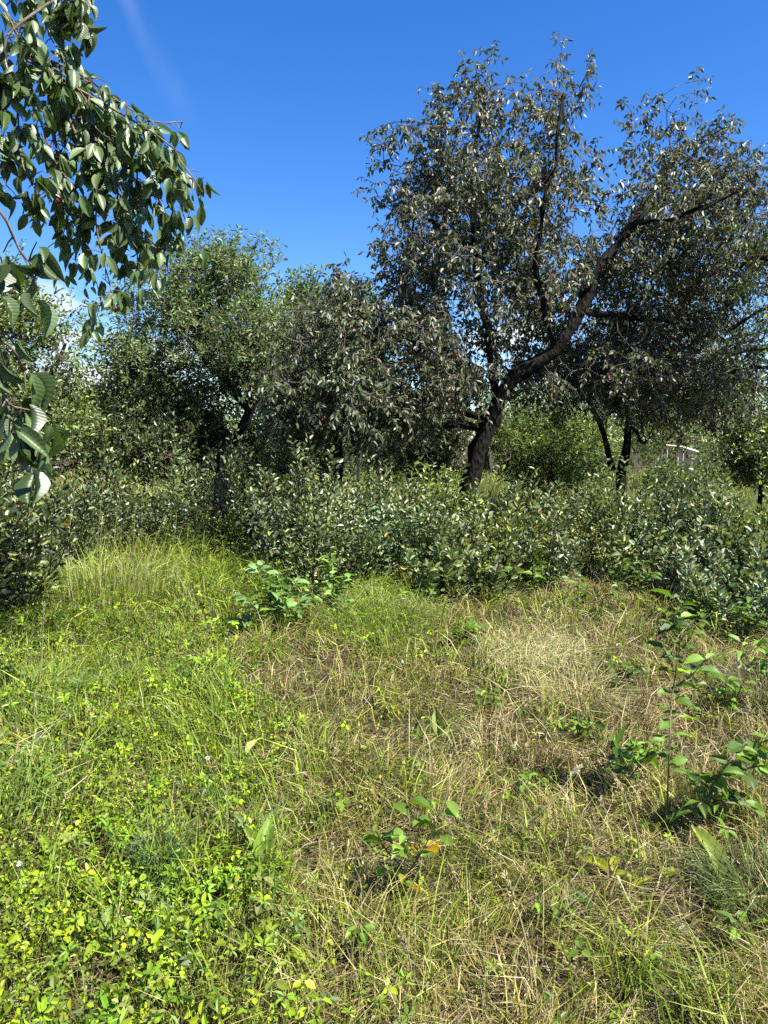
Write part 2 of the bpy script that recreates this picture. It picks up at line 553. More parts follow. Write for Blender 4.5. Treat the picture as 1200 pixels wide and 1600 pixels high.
def make_tree(name, label, d, limbs, blobs, prm, n_att, pal, base_uv, r_base=0.14, group=None, step=0.24, kill=0.40, cherries=0, leafmat=None, limb_r=None, trop=(0, 0, 0.05), spikes=(), clump=0.0):
    """limbs: list of polylines of (u, v, extra distance) in photo pixels at forward distance d; the first starts at the ground"""
    px = d / FPX
    base = at(base_uv[0], base_uv[1], d)
    base[2] = float(height(base[0], base[1]))
    root = thing(name, tuple(base), label, 'tree', group)
    pol = []
    for i, lm in enumerate(limbs):
        pts = [at(u, v, d + dd) for (u, v, dd) in lm]
        if i == 0:
            pts = [base - np.array([0, 0, 0.1])] + pts
        q = resample(pts, step)
        q[1:] += 0.02 * rng.standard_normal(q[1:].shape)
        pol.append(q)
    chains = []
    for i, q in enumerate(pol):
        r0 = r_base if i == 0 else (limb_r[i] if limb_r else r_base * 0.55)
        rr = r0 * (1 - 0.86 * np.linspace(0, 1, len(q)) ** 0.72) * (1 + 0.07 * rng.standard_normal(len(q)))
        if i == 0:
            rr[0] *= 1.35
        chains.append((q, rr))
    V, F = tubes(chains, 12)
    V = V + 0.014 * rng.standard_normal(V.shape) * min(1, r_base / 0.1)
    link('trunk', mesh_data('trunk', V, F, smooth=True, mat=M_BARK), root)
    seeds = np.vstack([q[(len(q) // 3 if i == 0 else 1):] for i, q in enumerate(pol)])
    bl = [(at(u, v, d + dy), np.array([ru * px, ry, rv * px])) for (u, v, ru, rv, dy, ry) in blobs]
    att = in_blobs(bl, n_att)
    att = att[att[:, 2] > (0.12 if 'bush' in name else 0.35)]
    if clump:
        ph = rng.random(6) * 6.28
        q = att * (11.0 / d)
        nz = np.sin(2.3 * q[:, 0] + ph[0]) * np.sin(2.6 * q[:, 2] + ph[1]) + np.sin(3.1 * q[:, 1] + 1.3 * q[:, 0] + ph[2]) * np.sin(2.9 * q[:, 2] - 1.7 * q[:, 0] + ph[3]) + 0.7 * np.sin(5.1 * q[:, 0] + 4.3 * q[:, 2] + ph[4])
        att = att[rng.random(len(att)) > clump * sstep(-nz, -0.1, 0.9)]
    sp = []
    for (u0, v0, u1, v1) in spikes:
        dd = 0.5 * rng.standard_normal()
        for t in np.linspace(0, 1, 7):
            sp.append(at(u0 + (u1 - u0) * t, v0 + (v1 - v0) * t, d + dd) + 0.025 * rng.standard_normal(3))
    if sp:
        att = np.vstack([att, np.array(sp)])
    P, par = colonize(seeds, att, step, kill, trop=trop)
    ns = len(seeds)
    # radii by the pipe model, from the tips back
    nchild = np.zeros(len(P), int)
    acc = np.zeros(len(P))
    for i in range(len(P) - 1, ns - 1, -1):
        if nchild[i] == 0:
            acc[i] = 0.0042 ** 2.2
        if par[i] >= 0:
            acc[par[i]] += acc[i]; nchild[par[i]] += 1
    rad = np.minimum(acc ** (1 / 2.2), r_base * 0.35)
    kids = [[] for _ in P]
    for i in range(ns, len(P)):
        kids[par[i]].append(i)
    ch = []
    for i in range(len(P)):
        ks = sorted(kids[i], key=lambda k: -acc[k])
        for q, k in enumerate(ks):
            if i >= ns and q == 0:
                continue
            line = [i, k]
            while kids[line[-1]]:
                line.append(max(kids[line[-1]], key=lambda z: acc[z]))
            rr = rad[line].copy(); rr[0] = rr[1] * 1.05
            ch.append((P[line], rr))
    Vb, Fb = tubes(ch, 5) if ch else (np.zeros((0, 3)), [np.zeros((0, 4), int)])
    # leafy shoots: a thin twig from the nearest branch node to every point of the crown, shoots at its end
    from mathutils.kdtree import KDTree
    kd = KDTree(len(P))
    for i, p in enumerate(P):
        kd.insert(p, i)
    kd.balance()
    near = np.array([kd.find(p)[1] for p in att])
    O = P[near]
    keep = rng.random(len(att)) < prm.get('fill', 1.0)
    O, A = O[keep], att[keep]
    mid = 0.5 * (O + A) + np.array([0, 0, 0.06]) * np.linalg.norm(A - O, axis=1)[:, None] + 0.02 * rng.standard_normal(A.shape)
    nA = len(A)
    c0 = short_tubes(O, mid, A, np.full(nA, 0.0065), np.full(nA, 0.004))
    k = prm.get('per_tip', 2)
    tw, lp, ld, ln, ll, lw = shoots_and_leaves(np.repeat(A, k, 0), np.repeat(A - O, k, 0) + 1e-3, prm)
    nb = len(Vb)
    Vt = np.vstack([Vb, c0[0], tw[0]])
    link('branches', mesh_data('branches', Vt, [Fb[0], c0[1] + nb, tw[1] + nb + len(c0[0])], smooth=True, mat=M_TWIG if prm.get('pale_twigs', True) else M_BARK), root)
    col = pick(pal, len(lp))
    X, FF, C = bake(T_OVAL, lp, ld, ln, ll, lw, col)
    link('crown', mesh_data('crown', X, FF, col=C, mat=leafmat or M_LEAF), root)
    if cherries:
        add_cherries(root, lp, cherries)
    return root


ICO_V = None


def add_cherries(root, lp, n):
    t = (1 + 5 ** 0.5) / 2
    iv = unit(np.array([(-1, t, 0), (1, t, 0), (-1, -t, 0), (1, -t, 0), (0, -1, t), (0, 1, t), (0, -1, -t), (0, 1, -t), (t, 0, -1), (t, 0, 1), (-t, 0, -1), (-t, 0, 1)], float))
    f = np.array([(0, 11, 5), (0, 5, 1), (0, 1, 7), (0, 7, 10), (0, 10, 11), (1, 5, 9), (5, 11, 4), (11, 10, 2), (10, 7, 6), (7, 1, 8), (3, 9, 4), (3, 4, 2), (3, 2, 6), (3, 6, 8), (3, 8, 9), (4, 9, 5), (2, 4, 11), (6, 2, 10), (8, 6, 7), (9, 8, 1)])
    # small hanging bunches
    c = lp[rng.choice(len(lp), n // 3)]
    c = np.repeat(c, 3, axis=0) + rng.standard_normal((len(c) * 3, 3)) * 0.03 - np.array([0, 0, 0.05])
    V = (c[:, None] + 0.0125 * iv[None]).reshape(-1, 3)
    F = (f[None] + (np.arange(len(c)) * 12)[:, None, None]).reshape(-1, 3)
    o = link('cherries', mesh_data('cherries', V, [F], smooth=True, mat=M_CHERRY), root, kind='stuff')


# palettes: linear colour + weight
PAL_CHERRY = [(.055, .062, .028, 4), (.095, .10, .052, 3), (.20, .19, .13, 2.8), (.13, .10, .068, .9), (.075, .105, .032, 2.2)]
PAL_GREY = [(.11, .165, .055, 4), (.16, .215, .075, 3), (.22, .275, .12, 2.4), (.07, .095, .034, 1.2)]
PAL_GREEN = [(.095, .145, .026, 4), (.14, .20, .034, 3), (.20, .26, .05, 1.8), (.06, .085, .02, 1.6)]
PAL_LIME = [(.10, .15, .02, 3), (.13, .19, .028, 2), (.075, .11, .018, 2)]
PAL_SHRUB = [(.095, .135, .034, 4), (.15, .19, .062, 3), (.23, .26, .11, 2.4), (.055, .072, .022, 1.8), (.28, .28, .03, .25)]
PAL_SHRUB_Y = [(.12, .16, .028, 4), (.19, .23, .05, 3), (.27, .29, .09, 2), (.06, .08, .02, 1.5), (.34, .32, .04, .4)]
PAL_SHRUB_G = [(.08, .115, .04, 4), (.13, .165, .07, 3), (.22, .25, .13, 2.6), (.045, .06, .024, 2.2), (.20, .13, .06, .3)]
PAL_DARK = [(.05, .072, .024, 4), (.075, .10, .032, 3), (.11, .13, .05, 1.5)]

# ------------------------------------------------------------------ ground
gx = np.concatenate([[-2500, -600, -200, -80, -40], np.linspace(-22, 22, 96), [40, 80, 200, 600, 2500]])
gy = np.concatenate([[-600, -100, -20], np.linspace(-5, 40, 104), [60, 110, 250, 700, 2500]])
GX, GY = np.meshgrid(gx, gy)
GZ = height(GX, GY) * (np.hypot(GX, GY) < 60)
nx, ny = len(gx), len(gy)
idx = np.arange(nx * ny).reshape(ny, nx)
GF = np.stack([idx[:-1, :-1], idx[:-1, 1:], idx[1:, 1:], idx[1:, :-1]], -1).reshape(-1, 4)
mg, tg = new_mat('soil_and_thatch')
n_, l_ = tg.nodes.new, tg.links.new
go = n_('ShaderNodeOutputMaterial'); gp = n_('ShaderNodeBsdfPrincipled'); gp.inputs['Roughness'].default_value = 0.95
gp.inputs['Specular IOR Level'].default_value = 0.1
gt = n_('ShaderNodeTexCoord')
ga = n_('ShaderNodeTexNoise'); ga.inputs['Scale'].default_value = 1.4; ga.inputs['Detail'].default_value = 9; ga.inputs['Roughness'].default_value = 0.7
gb = n_('ShaderNodeTexNoise'); gb.inputs['Scale'].default_value = 60; gb.inputs['Detail'].default_value = 4
l_(gt.outputs['Object'], ga.inputs['Vector']); l_(gt.outputs['Object'], gb.inputs['Vector'])
r1 = n_('ShaderNodeValToRGB')
r1.color_ramp.elements[0].position = 0.35; r1.color_ramp.elements[0].color = (.030, .032, .012, 1)
r1.color_ramp.elements[1].position = 0.66; r1.color_ramp.elements[1].color = (.085, .062, .036, 1)
l_(ga.outputs[0], r1.inputs[0])
mxg = n_('ShaderNodeMixRGB'); mxg.blend_type = 'MULTIPLY'; mxg.inputs[0].default_value = 0.8
r2 = n_('ShaderNodeValToRGB'); r2.color_ramp.elements[0].position = 0.3; r2.color_ramp.elements[0].color = (.35, .33, .3, 1)
r2.color_ramp.elements[1].position = 0.7; r2.color_ramp.elements[1].color = (1.3, 1.3, 1.2, 1)
l_(gb.outputs[0], r2.inputs[0]); l_(r1.outputs[0], mxg.inputs[1]); l_(r2.outputs[0], mxg.inputs[2])
l_(mxg.outputs[0], gp.inputs['Base Color'])
gbp = n_('ShaderNodeBump'); gbp.inputs['Distance'].default_value = 0.03; l_(gb.outputs[0], gbp.inputs['Height']); l_(gbp.outputs[0], gp.inputs['Normal'])
l_(gp.outputs[0], go.inputs['Surface'])
ground = link('ground', mesh_data('ground', np.stack([GX, GY, GZ], -1).reshape(-1, 3), [GF], smooth=True, mat=mg), kind='structure')
ground['label'] = 'uneven soil and dead grass thatch under the meadow'

# ------------------------------------------------------------------ TREES
CH = dict(shoot=0.28, leaves=8, leaf=0.080, ratio=0.5, hang=0.75, droop=0.35, follow=0.5, spread=0.6, tumble=0.6, flat=0.55, per_tip=2, side=0.5, along=0.3)
# the big leaning cherry
make_tree('cherry_tree', 'large leaning cherry tree with thick black trunk and brownish silvery leaves', 10.6,
    [[(735, 748, 0), (768, 655, -.1), (800, 592, -.3), (868, 548, -.35), (908, 492, -.4), (936, 428, -.4), (962, 382, -.3), (1000, 338, -.1), (1030, 285, .1), (1055, 245, .2)],
     [(776, 640, 0), (768, 560, .3), (755, 470, .4), (742, 390, .3), (735, 320, .2), (748, 230, .2), (756, 150, .2)],
     [(762, 668, 0), (715, 664, -.2), (670, 662, -.5), (632, 655, -.8), (600, 620, -1.1)],
     [(766, 655, 0), (725, 645, .3), (690, 625, .7), (650, 560, 1.0), (630, 470, 1.1), (640, 380, .9), (650, 300, .8)],
     [(868, 548, -.35), (850, 470, -.6), (840, 400, -.8), (850, 320, -.9), (870, 230, -.7), (878, 150, -.5)],
     [(912, 488, -.4), (960, 490, -.2), (1010, 500, .7), (1060, 510, 1.2), (1090, 540, 1.5)],
     [(985, 355, -.2), (1050, 340, -.6), (1110, 320, -.9), (1150, 300, -1.1)],
     [(745, 400, .3), (700, 360, -.1), (660, 340, -.4)],
     [(742, 380, .3), (800, 360, .9), (850, 345, 1.2)]],
    [(742, 190, 66, 70, .2, .9), (688, 270, 76, 78, .2, 1.1), (648, 390, 58, 100, 0, 1.2), (760, 320, 105, 90, .1, 1.5), (858, 210, 40, 72, .1, .8),
     (845, 330, 66, 80, .2, 1.4), (745, 460, 135, 90, .1, 1.8), (655, 535, 66, 80, -.3, 1.4), (615, 610, 60, 50, -.8, .9), (835, 440, 90, 80, .5, 1.5), (820, 540, 80, 36, .8, 1.0),
     (1022, 240, 40, 60, .5, .7), (1085, 255, 60, 62, .5, .9), (1145, 290, 42, 55, 0, .8), (1045, 345, 86, 80, .2, 1.3), (1115, 400, 78, 100, .2, 1.3), (1005, 445, 80, 75, .5, 1.3), (1165, 350, 40, 80, .2, .9), (950, 400, 45, 60, .2, .9),
     (1075, 530, 80, 72, 1.0, 1.1), (965, 530, 56, 50, 1.0, 1.0), (1100, 600, 50, 48, .8, .9), (575, 605, 40, 50, -.5, .9), (660, 620, 60, 38, .5, 1.1), (700, 575, 60, 42, .8, 1.1), (900, 575, 80, 38, 1.2, .9), (1060, 615, 80, 30, 1.0, .9), (700, 600, 90, 42, -.3, 1.1), (850, 592, 85, 38, .5, 1.1), (955, 585, 70, 48, .3, 1.1), (1040, 600, 85, 45, .2, 1.0), (1130, 590, 55, 55, .1, .9), (640, 650, 60, 26, -.4, .9), (560, 560, 40, 60, -.2, .9)],
    dict(CH, leaves=9), 4300, PAL_CHERRY, (722, 800), r_base=0.175, step=0.21, kill=0.30, cherries=420, clump=0.85,
    spikes=[(745, 150, 762, 84), (870, 150, 878, 72), (900, 170, 926, 104), (720, 160, 728, 112), (1010, 220, 1022, 155), (1060, 210, 1077, 130), (985, 240, 982, 165), (1110, 230, 1130, 182), (1160, 270, 1188, 226), (620, 260, 590, 215), (610, 330, 584, 290), (640, 210, 615, 190), (905, 260, 930, 240), (920, 330, 945, 300), (690, 190, 690, 140), (840, 170, 812, 145)],
    limb_r=[.175, .065, .06, .05, .045, .04, .03, .03, .03])

# dark cherry in the middle
make_tree('cherry_tree', 'dark low cherry tree left of the leaning trunk, its top below the big crown', 10.1,
    [[(528, 700, 0), (540, 650, 0), (560, 600, 0), (560, 540, 0), (545, 480, 0)], [(530, 690, 0), (505, 640, .2), (470, 590, .3)], [(545, 640, 0), (590, 590, -.2), (600, 550, -.3)]],
    [(540, 470, 40, 45, 0, .8), (500, 530, 75, 60, 0, 1.3), (570, 550, 70, 70, 0, 1.3), (490, 610, 75, 60, 0, 1.4), (570, 630, 65, 55, -.2, 1.4), (455, 640, 35, 50, 0, 1.0), (505, 652, 80, 32, .3, 1.2), (595, 645, 45, 30, .4, 1.0)],
    dict(CH, leaf=0.078, leaves=9), 1400, [(.052, .062, .028, 4), (.085, .098, .044, 3), (.165, .165, .095, 2.0), (.075, .11, .034, 2.4)], (522, 760), r_base=0.11, step=0.24, kill=0.34, cherries=60, clump=0.6, spikes=[(525, 470, 530, 414), (545, 480, 562, 428), (500, 500, 500, 455)])

UPR = dict(shoot=0.38, leaves=10, leaf=0.085, ratio=0.48, hang=0.1, droop=0.05, follow=0.5, spread=0.4, up=(0.1, 0, 0.55), tumble=0.6, flat=0.6, per_tip=2, side=0.5, along=0.6)
# grey-green tree on the left
make_tree('plum_tree', 'tall grey green tree with feathery upright shoots and black slanting trunk', 13.2,
    [[(352, 716, 0), (368, 680, 0), (396, 630, -.1), (392, 570, 0), (376, 520, 0), (372, 480, 0)], [(390, 640, 0), (350, 590, .3), (300, 540, .5), (260, 480, .6)], [(362, 690, 0), (320, 640, .2), (260, 590, .1), (205, 560, -.1)], [(386, 560, 0), (402, 520, -.2), (404, 490, -.2)]],
    [(378, 440, 42, 52, 0, 1.0), (312, 450, 68, 55, 0, 1.2), (245, 500, 62, 52, 0, 1.2), (345, 530, 90, 72, 0, 1.6), (240, 570, 78, 52, 0, 1.4), (425, 520, 25, 40, .3, .8), (195, 610, 40, 40, .2, .9), (180, 570, 22, 26, 0, .6), (205, 565, 30, 26, 0, .7), (330, 615, 95, 55, .9, 1.2), (230, 640, 80, 50, .3, 1.4), (290, 672, 80, 32, 1.0, 1.0), (430, 655, 40, 45, .8, .8), (400, 560, 32, 80, 0, 1.0)],
    dict(UPR, leaf=0.082, shoot=.46), 2000, PAL_GREY, (338, 790), r_base=0.17, step=0.26, kill=0.36, leafmat=M_LEAFM, clump=0.7, spikes=[(380, 440, 397, 388), (360, 440, 362, 398), (310, 440, 305, 392), (260, 480, 255, 425), (215, 520, 196, 480), (200, 560, 160, 548), (335, 450, 330, 400)])
# green tree behind the middle one
make_tree('plum_tree', 'bright green tree whose feathery top shows behind the dark low cherry', 16.5,
    [[(500, 690, 0), (505, 600, 0), (500, 520, 0)], [(505, 590, 0), (470, 520, .2)], [(505, 580, 0), (550, 520, .2)]],
    [(470, 490, 42, 45, 0, 1.2), (520, 500, 60, 45, 0, 1.2), (570, 510, 35, 50, 0, 1.0), (500, 570, 100, 60, 0, 1.6), (440, 570, 40, 60, 0, 1.2), (500, 640, 110, 50, 0, 1.6)],
    dict(UPR, leaf=0.10, leaves=9), 900, PAL_GREEN, (500, 760), r_base=0.12, step=0.32, kill=0.45, leafmat=M_LEAFM, clump=0.6, spikes=[(445, 490, 440, 446), (490, 480, 487, 436), (520, 480, 520, 450), (575, 500, 582, 462), (465, 490, 462, 440)])
# tree at the left edge
make_tree('plum_tree', 'olive green tree with upright shoots at left edge beside the small cloud', 10.5,
    [[(40, 720, 0), (42, 640, 0), (38, 570, 0), (30, 500, 0)], [(42, 640, 0), (80, 580, .1), (100, 540, .2)], [(40, 620, 0), (-20, 560, .2), (-60, 500, 0)]],
    [(5, 500, 45, 60, 0, .8), (58, 545, 34, 55, 0, .7), (104, 560, 16, 50, 0, .4), (30, 620, 85, 55, 0, 1.2), (-60, 540, 60, 90, 0, 1.0), (80, 655, 50, 38, 0, 1.0), (20, 690, 110, 50, 0, 1.2)],
    dict(UPR, leaf=0.075, leaves=10), 1200, PAL_GREEN, (38, 800), r_base=0.10, step=0.22, kill=0.30, leafmat=M_SHRUB, clump=0.6, spikes=[(10, 480, 14, 428), (55, 530, 58, 478), (108, 540, 112, 490), (85, 560, 84, 500), (30, 500, 33, 455)])
# dark tree between the left ones
make_tree('plum_tree', 'low dark green tree filling the gap between olive tree and slanting trunk', 15.0,
    [[(160, 700, 0), (160, 650, 0), (165, 610, 0)], [(160, 660, 0), (120, 620, 0)], [(160, 655, 0), (210, 620, 0)]],
    [(150, 650, 60, 40, 0, 1.2), (110, 655, 40, 40, 0, 1.0), (205, 645, 60, 50, 0, 1.2), (160, 680, 120, 40, 0, 1.4), (270, 680, 70, 40, 0, 1.2)],
    dict(UPR, leaf=0.085, leaves=9), 700, PAL_DARK + [(.07, .11, .025, 3)], (160, 780), r_base=0.10, step=0.3, kill=0.40, leafmat=M_SHRUB, clump=.4)
# forked tree behind, right
make_tree('cherry_tree', 'cherry tree with two forked dark trunks behind thicket under the right crown', 13.0,
    [[(972, 738, 0), (980, 690, 0), (985, 640, 0), (992, 590, 0), (1010, 530, 0), (1020, 480, 0)],
     [(958, 735, .2), (948, 700, .2), (935, 655, .2), (918, 620, .1), (905, 580, 0), (900, 530, 0)], [(990, 600, 0), (1050, 570, -.2), (1100, 560, -.3)], [(984, 665, 0), (1002, 690, -.2), (1012, 688, -.3)]],
    [(1020, 500, 110, 75, 0, 1.4), (920, 540, 70, 60, 0, 1.2), (1090, 580, 75, 65, 0, 1.3), (1010, 590, 90, 55, .2, 1.3), (890, 605, 70, 35, 0, 1.0), (1130, 630, 60, 35, 0, 1.0), (1050, 640, 80, 28, .3, 1.0)],
    dict(CH, leaf=0.085), 1050, PAL_CHERRY, (966, 800), r_base=0.10, step=0.26, kill=0.36, limb_r=[.10, .07, .05, .035], cherries=90, clump=.7, spikes=[(1000, 590, 1005, 665), (1060, 610, 1066, 680), (1110, 610, 1116, 672), (930, 580, 926, 648), (1030, 600, 1034, 650), (1090, 620, 1092, 655), (880, 590, 874, 640), (960, 580, 958, 640), (1140, 610, 1150, 665)])
# bare-branched tree at the right edge
make_tree('cherry_tree', 'sparse tree at right edge with thin bare branches and yellowish leaves', 9.6,
    [[(1290, 700, 0), (1285, 600, 0), (1270, 480, 0), (1260, 380, 0)], [(1272, 490, 0), (1225, 470, 0), (1180, 490, 0), (1140, 515, 0)], [(1280, 560, 0), (1230, 540, -.1), (1180, 545, -.2), (1130, 555, -.3)],
     [(1262, 430, 0), (1220, 400, 0), (1180, 400, .1), (1150, 420, .2)], [(1285, 610, 0), (1230, 590, 0), (1170, 570, 0), (1135, 590, .1)], [(1262, 400, 0), (1230, 350, 0), (1200, 330, .1)]],
    [(1185, 370, 45, 40, 0, .6), (1180, 430, 45, 30, 0, .6), (1260, 400, 60, 110, 0, 1.0), (1170, 510, 50, 50, 0, .8), (1240, 540, 70, 70, 0, 1.0), (1165, 590, 50, 40, 0, .8)],
    dict(CH, leaf=0.07, leaves=4, per_tip=2, side=0.3, keep=0.6), 520, PAL_GREEN, (1292, 800), r_base=0.12, step=0.2, kill=0.28, limb_r=[.12, .025, .025, .022, .025, .02])

# round bushes and small trees behind the thicket
BK = dict(UPR, leaf=0.085, leaves=9, shoot=0.4, per_tip=2)
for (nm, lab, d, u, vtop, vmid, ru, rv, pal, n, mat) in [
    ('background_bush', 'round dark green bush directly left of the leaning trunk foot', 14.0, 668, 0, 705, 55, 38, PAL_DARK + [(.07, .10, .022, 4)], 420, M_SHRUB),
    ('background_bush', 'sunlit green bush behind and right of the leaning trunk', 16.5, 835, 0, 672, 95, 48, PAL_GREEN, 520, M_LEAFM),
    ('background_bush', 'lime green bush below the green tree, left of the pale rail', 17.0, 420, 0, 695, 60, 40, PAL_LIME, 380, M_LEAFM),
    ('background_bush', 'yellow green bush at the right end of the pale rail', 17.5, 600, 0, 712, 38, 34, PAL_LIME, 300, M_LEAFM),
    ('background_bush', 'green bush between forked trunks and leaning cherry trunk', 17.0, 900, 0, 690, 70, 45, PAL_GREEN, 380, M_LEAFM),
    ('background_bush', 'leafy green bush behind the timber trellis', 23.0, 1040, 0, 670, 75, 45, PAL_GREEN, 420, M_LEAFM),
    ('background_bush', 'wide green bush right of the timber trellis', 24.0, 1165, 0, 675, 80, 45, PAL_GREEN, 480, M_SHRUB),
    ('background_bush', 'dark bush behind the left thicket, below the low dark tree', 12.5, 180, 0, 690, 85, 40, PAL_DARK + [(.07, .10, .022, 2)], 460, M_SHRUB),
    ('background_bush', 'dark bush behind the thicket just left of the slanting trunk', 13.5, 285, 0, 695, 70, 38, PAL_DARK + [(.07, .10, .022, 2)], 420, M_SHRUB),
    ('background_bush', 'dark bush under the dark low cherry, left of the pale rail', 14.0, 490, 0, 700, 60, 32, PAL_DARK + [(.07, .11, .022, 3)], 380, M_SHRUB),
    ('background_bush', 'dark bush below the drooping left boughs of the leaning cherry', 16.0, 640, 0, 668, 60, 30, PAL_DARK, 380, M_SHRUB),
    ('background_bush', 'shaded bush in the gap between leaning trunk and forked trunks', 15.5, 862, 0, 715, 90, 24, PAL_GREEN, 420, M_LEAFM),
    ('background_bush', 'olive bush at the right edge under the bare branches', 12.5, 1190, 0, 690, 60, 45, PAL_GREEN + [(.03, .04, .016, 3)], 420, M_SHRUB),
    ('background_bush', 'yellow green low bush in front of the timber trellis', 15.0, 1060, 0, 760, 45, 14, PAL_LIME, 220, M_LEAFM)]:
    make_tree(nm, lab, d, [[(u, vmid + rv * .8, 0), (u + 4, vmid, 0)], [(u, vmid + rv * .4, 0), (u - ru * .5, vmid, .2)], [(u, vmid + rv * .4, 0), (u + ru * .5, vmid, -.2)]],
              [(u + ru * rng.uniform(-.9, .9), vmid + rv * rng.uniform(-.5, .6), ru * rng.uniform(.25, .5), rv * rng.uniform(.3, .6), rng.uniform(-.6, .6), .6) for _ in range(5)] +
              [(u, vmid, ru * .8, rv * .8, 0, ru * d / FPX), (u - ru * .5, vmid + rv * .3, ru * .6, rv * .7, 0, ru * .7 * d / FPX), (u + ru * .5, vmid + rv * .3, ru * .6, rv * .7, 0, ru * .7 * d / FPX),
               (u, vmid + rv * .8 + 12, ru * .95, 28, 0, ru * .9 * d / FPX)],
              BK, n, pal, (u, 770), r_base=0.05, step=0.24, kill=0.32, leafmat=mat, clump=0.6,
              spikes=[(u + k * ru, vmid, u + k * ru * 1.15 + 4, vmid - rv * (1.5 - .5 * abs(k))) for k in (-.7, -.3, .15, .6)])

# far trees closing the view
for k, (u, vm, ru, rv, d, pal, lab) in enumerate([
    (-90, 650, 100, 60, 30, PAL_GREEN, 'far green tree beyond the olive tree at the left edge'),
    (180, 668, 130, 40, 34, PAL_GREEN, 'far green tree beyond the low dark tree'),
    (400, 655, 120, 55, 32, PAL_GREEN, 'far green tree seen under the grey green crown'),
    (580, 660, 110, 45, 36, PAL_GREY, 'far greyish tree above the pale rail'),
    (760, 640, 120, 60, 33, PAL_GREEN, 'far green tree seen past the leaning trunk'),
    (920, 650, 110, 60, 30, PAL_GREEN, 'far green tree seen between the forked trunks'),
    (1090, 640, 120, 60, 35, PAL_GREY, 'far greyish tree above the timber trellis'),
    (1260, 640, 120, 70, 30, PAL_GREEN, 'far green tree beyond the bare branches at right edge')]):
    make_tree('far_tree', lab, d, [[(u, vm + rv * .6, 0), (u, vm, 0)], [(u, vm + rv * .3, 0), (u - ru * .5, vm, .4)], [(u, vm + rv * .3, 0), (u + ru * .5, vm, -.4)]],
              [(u, vm, ru * .8, rv, 0, 2.4), (u - ru * .6, vm + rv * .3, ru * .6, rv * .7, 0, 2.0), (u + ru * .6, vm + rv * .3, ru * .6, rv * .7, 0, 2.0), (u, vm + rv * .6, ru, rv * .7, 0, 2.4)],
              dict(UPR, leaf=0.17, leaves=8, shoot=0.8, per_tip=2), 270, pal, (u, 740), r_base=0.16, step=0.6, kill=0.8, leafmat=M_LEAFM, group='far trees closing the view')

# ------------------------------------------------------------------ thicket shrubs
def make_shrub(name, label, u, vtop, d, rpx, n_shoots, pal=PAL_SHRUB, leaf=0.066, per=52, mat=None, lowest=0.05, cat='shrub', group=None, lean=(0.05, 0, 0)):
    top = at(u, vtop, d)
    x, y = top[0], d
    z0 = float(height(x, y))
    H = top[2] - z0
    rad = rpx * d / FPX
    root = thing(name, (x, y, z0), label, cat, group)
    a = rng.random(n_shoots) * 6.283; rr = np.sqrt(rng.random(n_shoots)) * rad
    base = np.stack([x + rr * np.cos(a) * 0.7, y + rr * np.sin(a) * 0.7, np.zeros(n_shoots)], 1)
    base[:, 2] = height(base[:, 0], base[:, 1]) - 0.02
    h = H * (0.55 + 0.5 * rng.random(n_shoots) ** 0.8) * (1 - 0.22 * (rr / rad) ** 2)
    tone = (1 + 0.12 * rng.standard_normal()) * np.array([1 + 0.05 * rng.standard_normal(), 1.0, 1 + 0.07 * rng.standard_normal()]).clip(.85, 1.18)
    h[rng.integers(0, n_shoots, 2)] = H * 1.06
    outd = np.stack([np.cos(a), np.sin(a), 0 * a], 1) * (rr / rad)[:, None] * 0.35 + np.array(lean) + 0.16 * rng.standard_normal((n_shoots, 3)) * np.array([1, 1, 0])
    tip = base + outd * h[:, None] + np.array([0, 0, 1]) * h[:, None]
    mid = 0.5 * (base + tip) + 0.05 * rng.standard_normal(base.shape) * h[:, None]
    tv, tf = short_tubes(base, mid, tip, np.full(n_shoots, 0.008), np.full(n_shoots, 0.002))
    link('stems', mesh_data('stems', tv, [tf], smooth=True, mat=M_BARK), root, kind='stuff')
    m = per
    t = lowest + (1.0 - lowest) * (np.arange(m)[None] + rng.random((n_shoots, m))) / m
    ti = t[..., None]
    P = base[:, None] * (1 - ti) ** 2 + 2 * (2 * mid - .5 * (base + tip))[:, None] * ti * (1 - ti) + tip[:, None] * ti ** 2
    ang = np.arange(m)[None] * 2.4 + rng.random((n_shoots, 1)) * 6.28
    radd = np.stack([np.cos(ang), np.sin(ang), 0 * ang], -1)
    # short side twigs carry the leaves away from the stem
    off = (0.03 + 0.17 * rng.random((n_shoots, m, 1))) * (1.12 - ti) * min(1.0, H)
    P = P + radd * off + np.array([0, 0, 1]) * off * 0.35
    D = radd * 0.75 + np.array([0.12, 0, 0.75]) * (0.35 + 0.65 * ti) + 0.3 * rng.standard_normal(P.shape)
    P = P.reshape(-1, 3); D = unit(D.reshape(-1, 3))
    Nn = unit(np.array([0, 0, 1.0]) * 0.7 + 0.6 * rng.standard_normal(P.shape))
    Lg = leaf * (0.6 + 0.65 * rng.random(len(P))); Wd = Lg * (0.40 + 0.28 * rng.random(len(P)))
    X, FF, C = bake(T_OVAL, P, D, Nn, Lg, Wd, pick(pal, len(P), 0.3) * tone)
    link('foliage', mesh_data('foliage', X, FF, col=C, mat=mat or M_SHRUB), root)
    return root


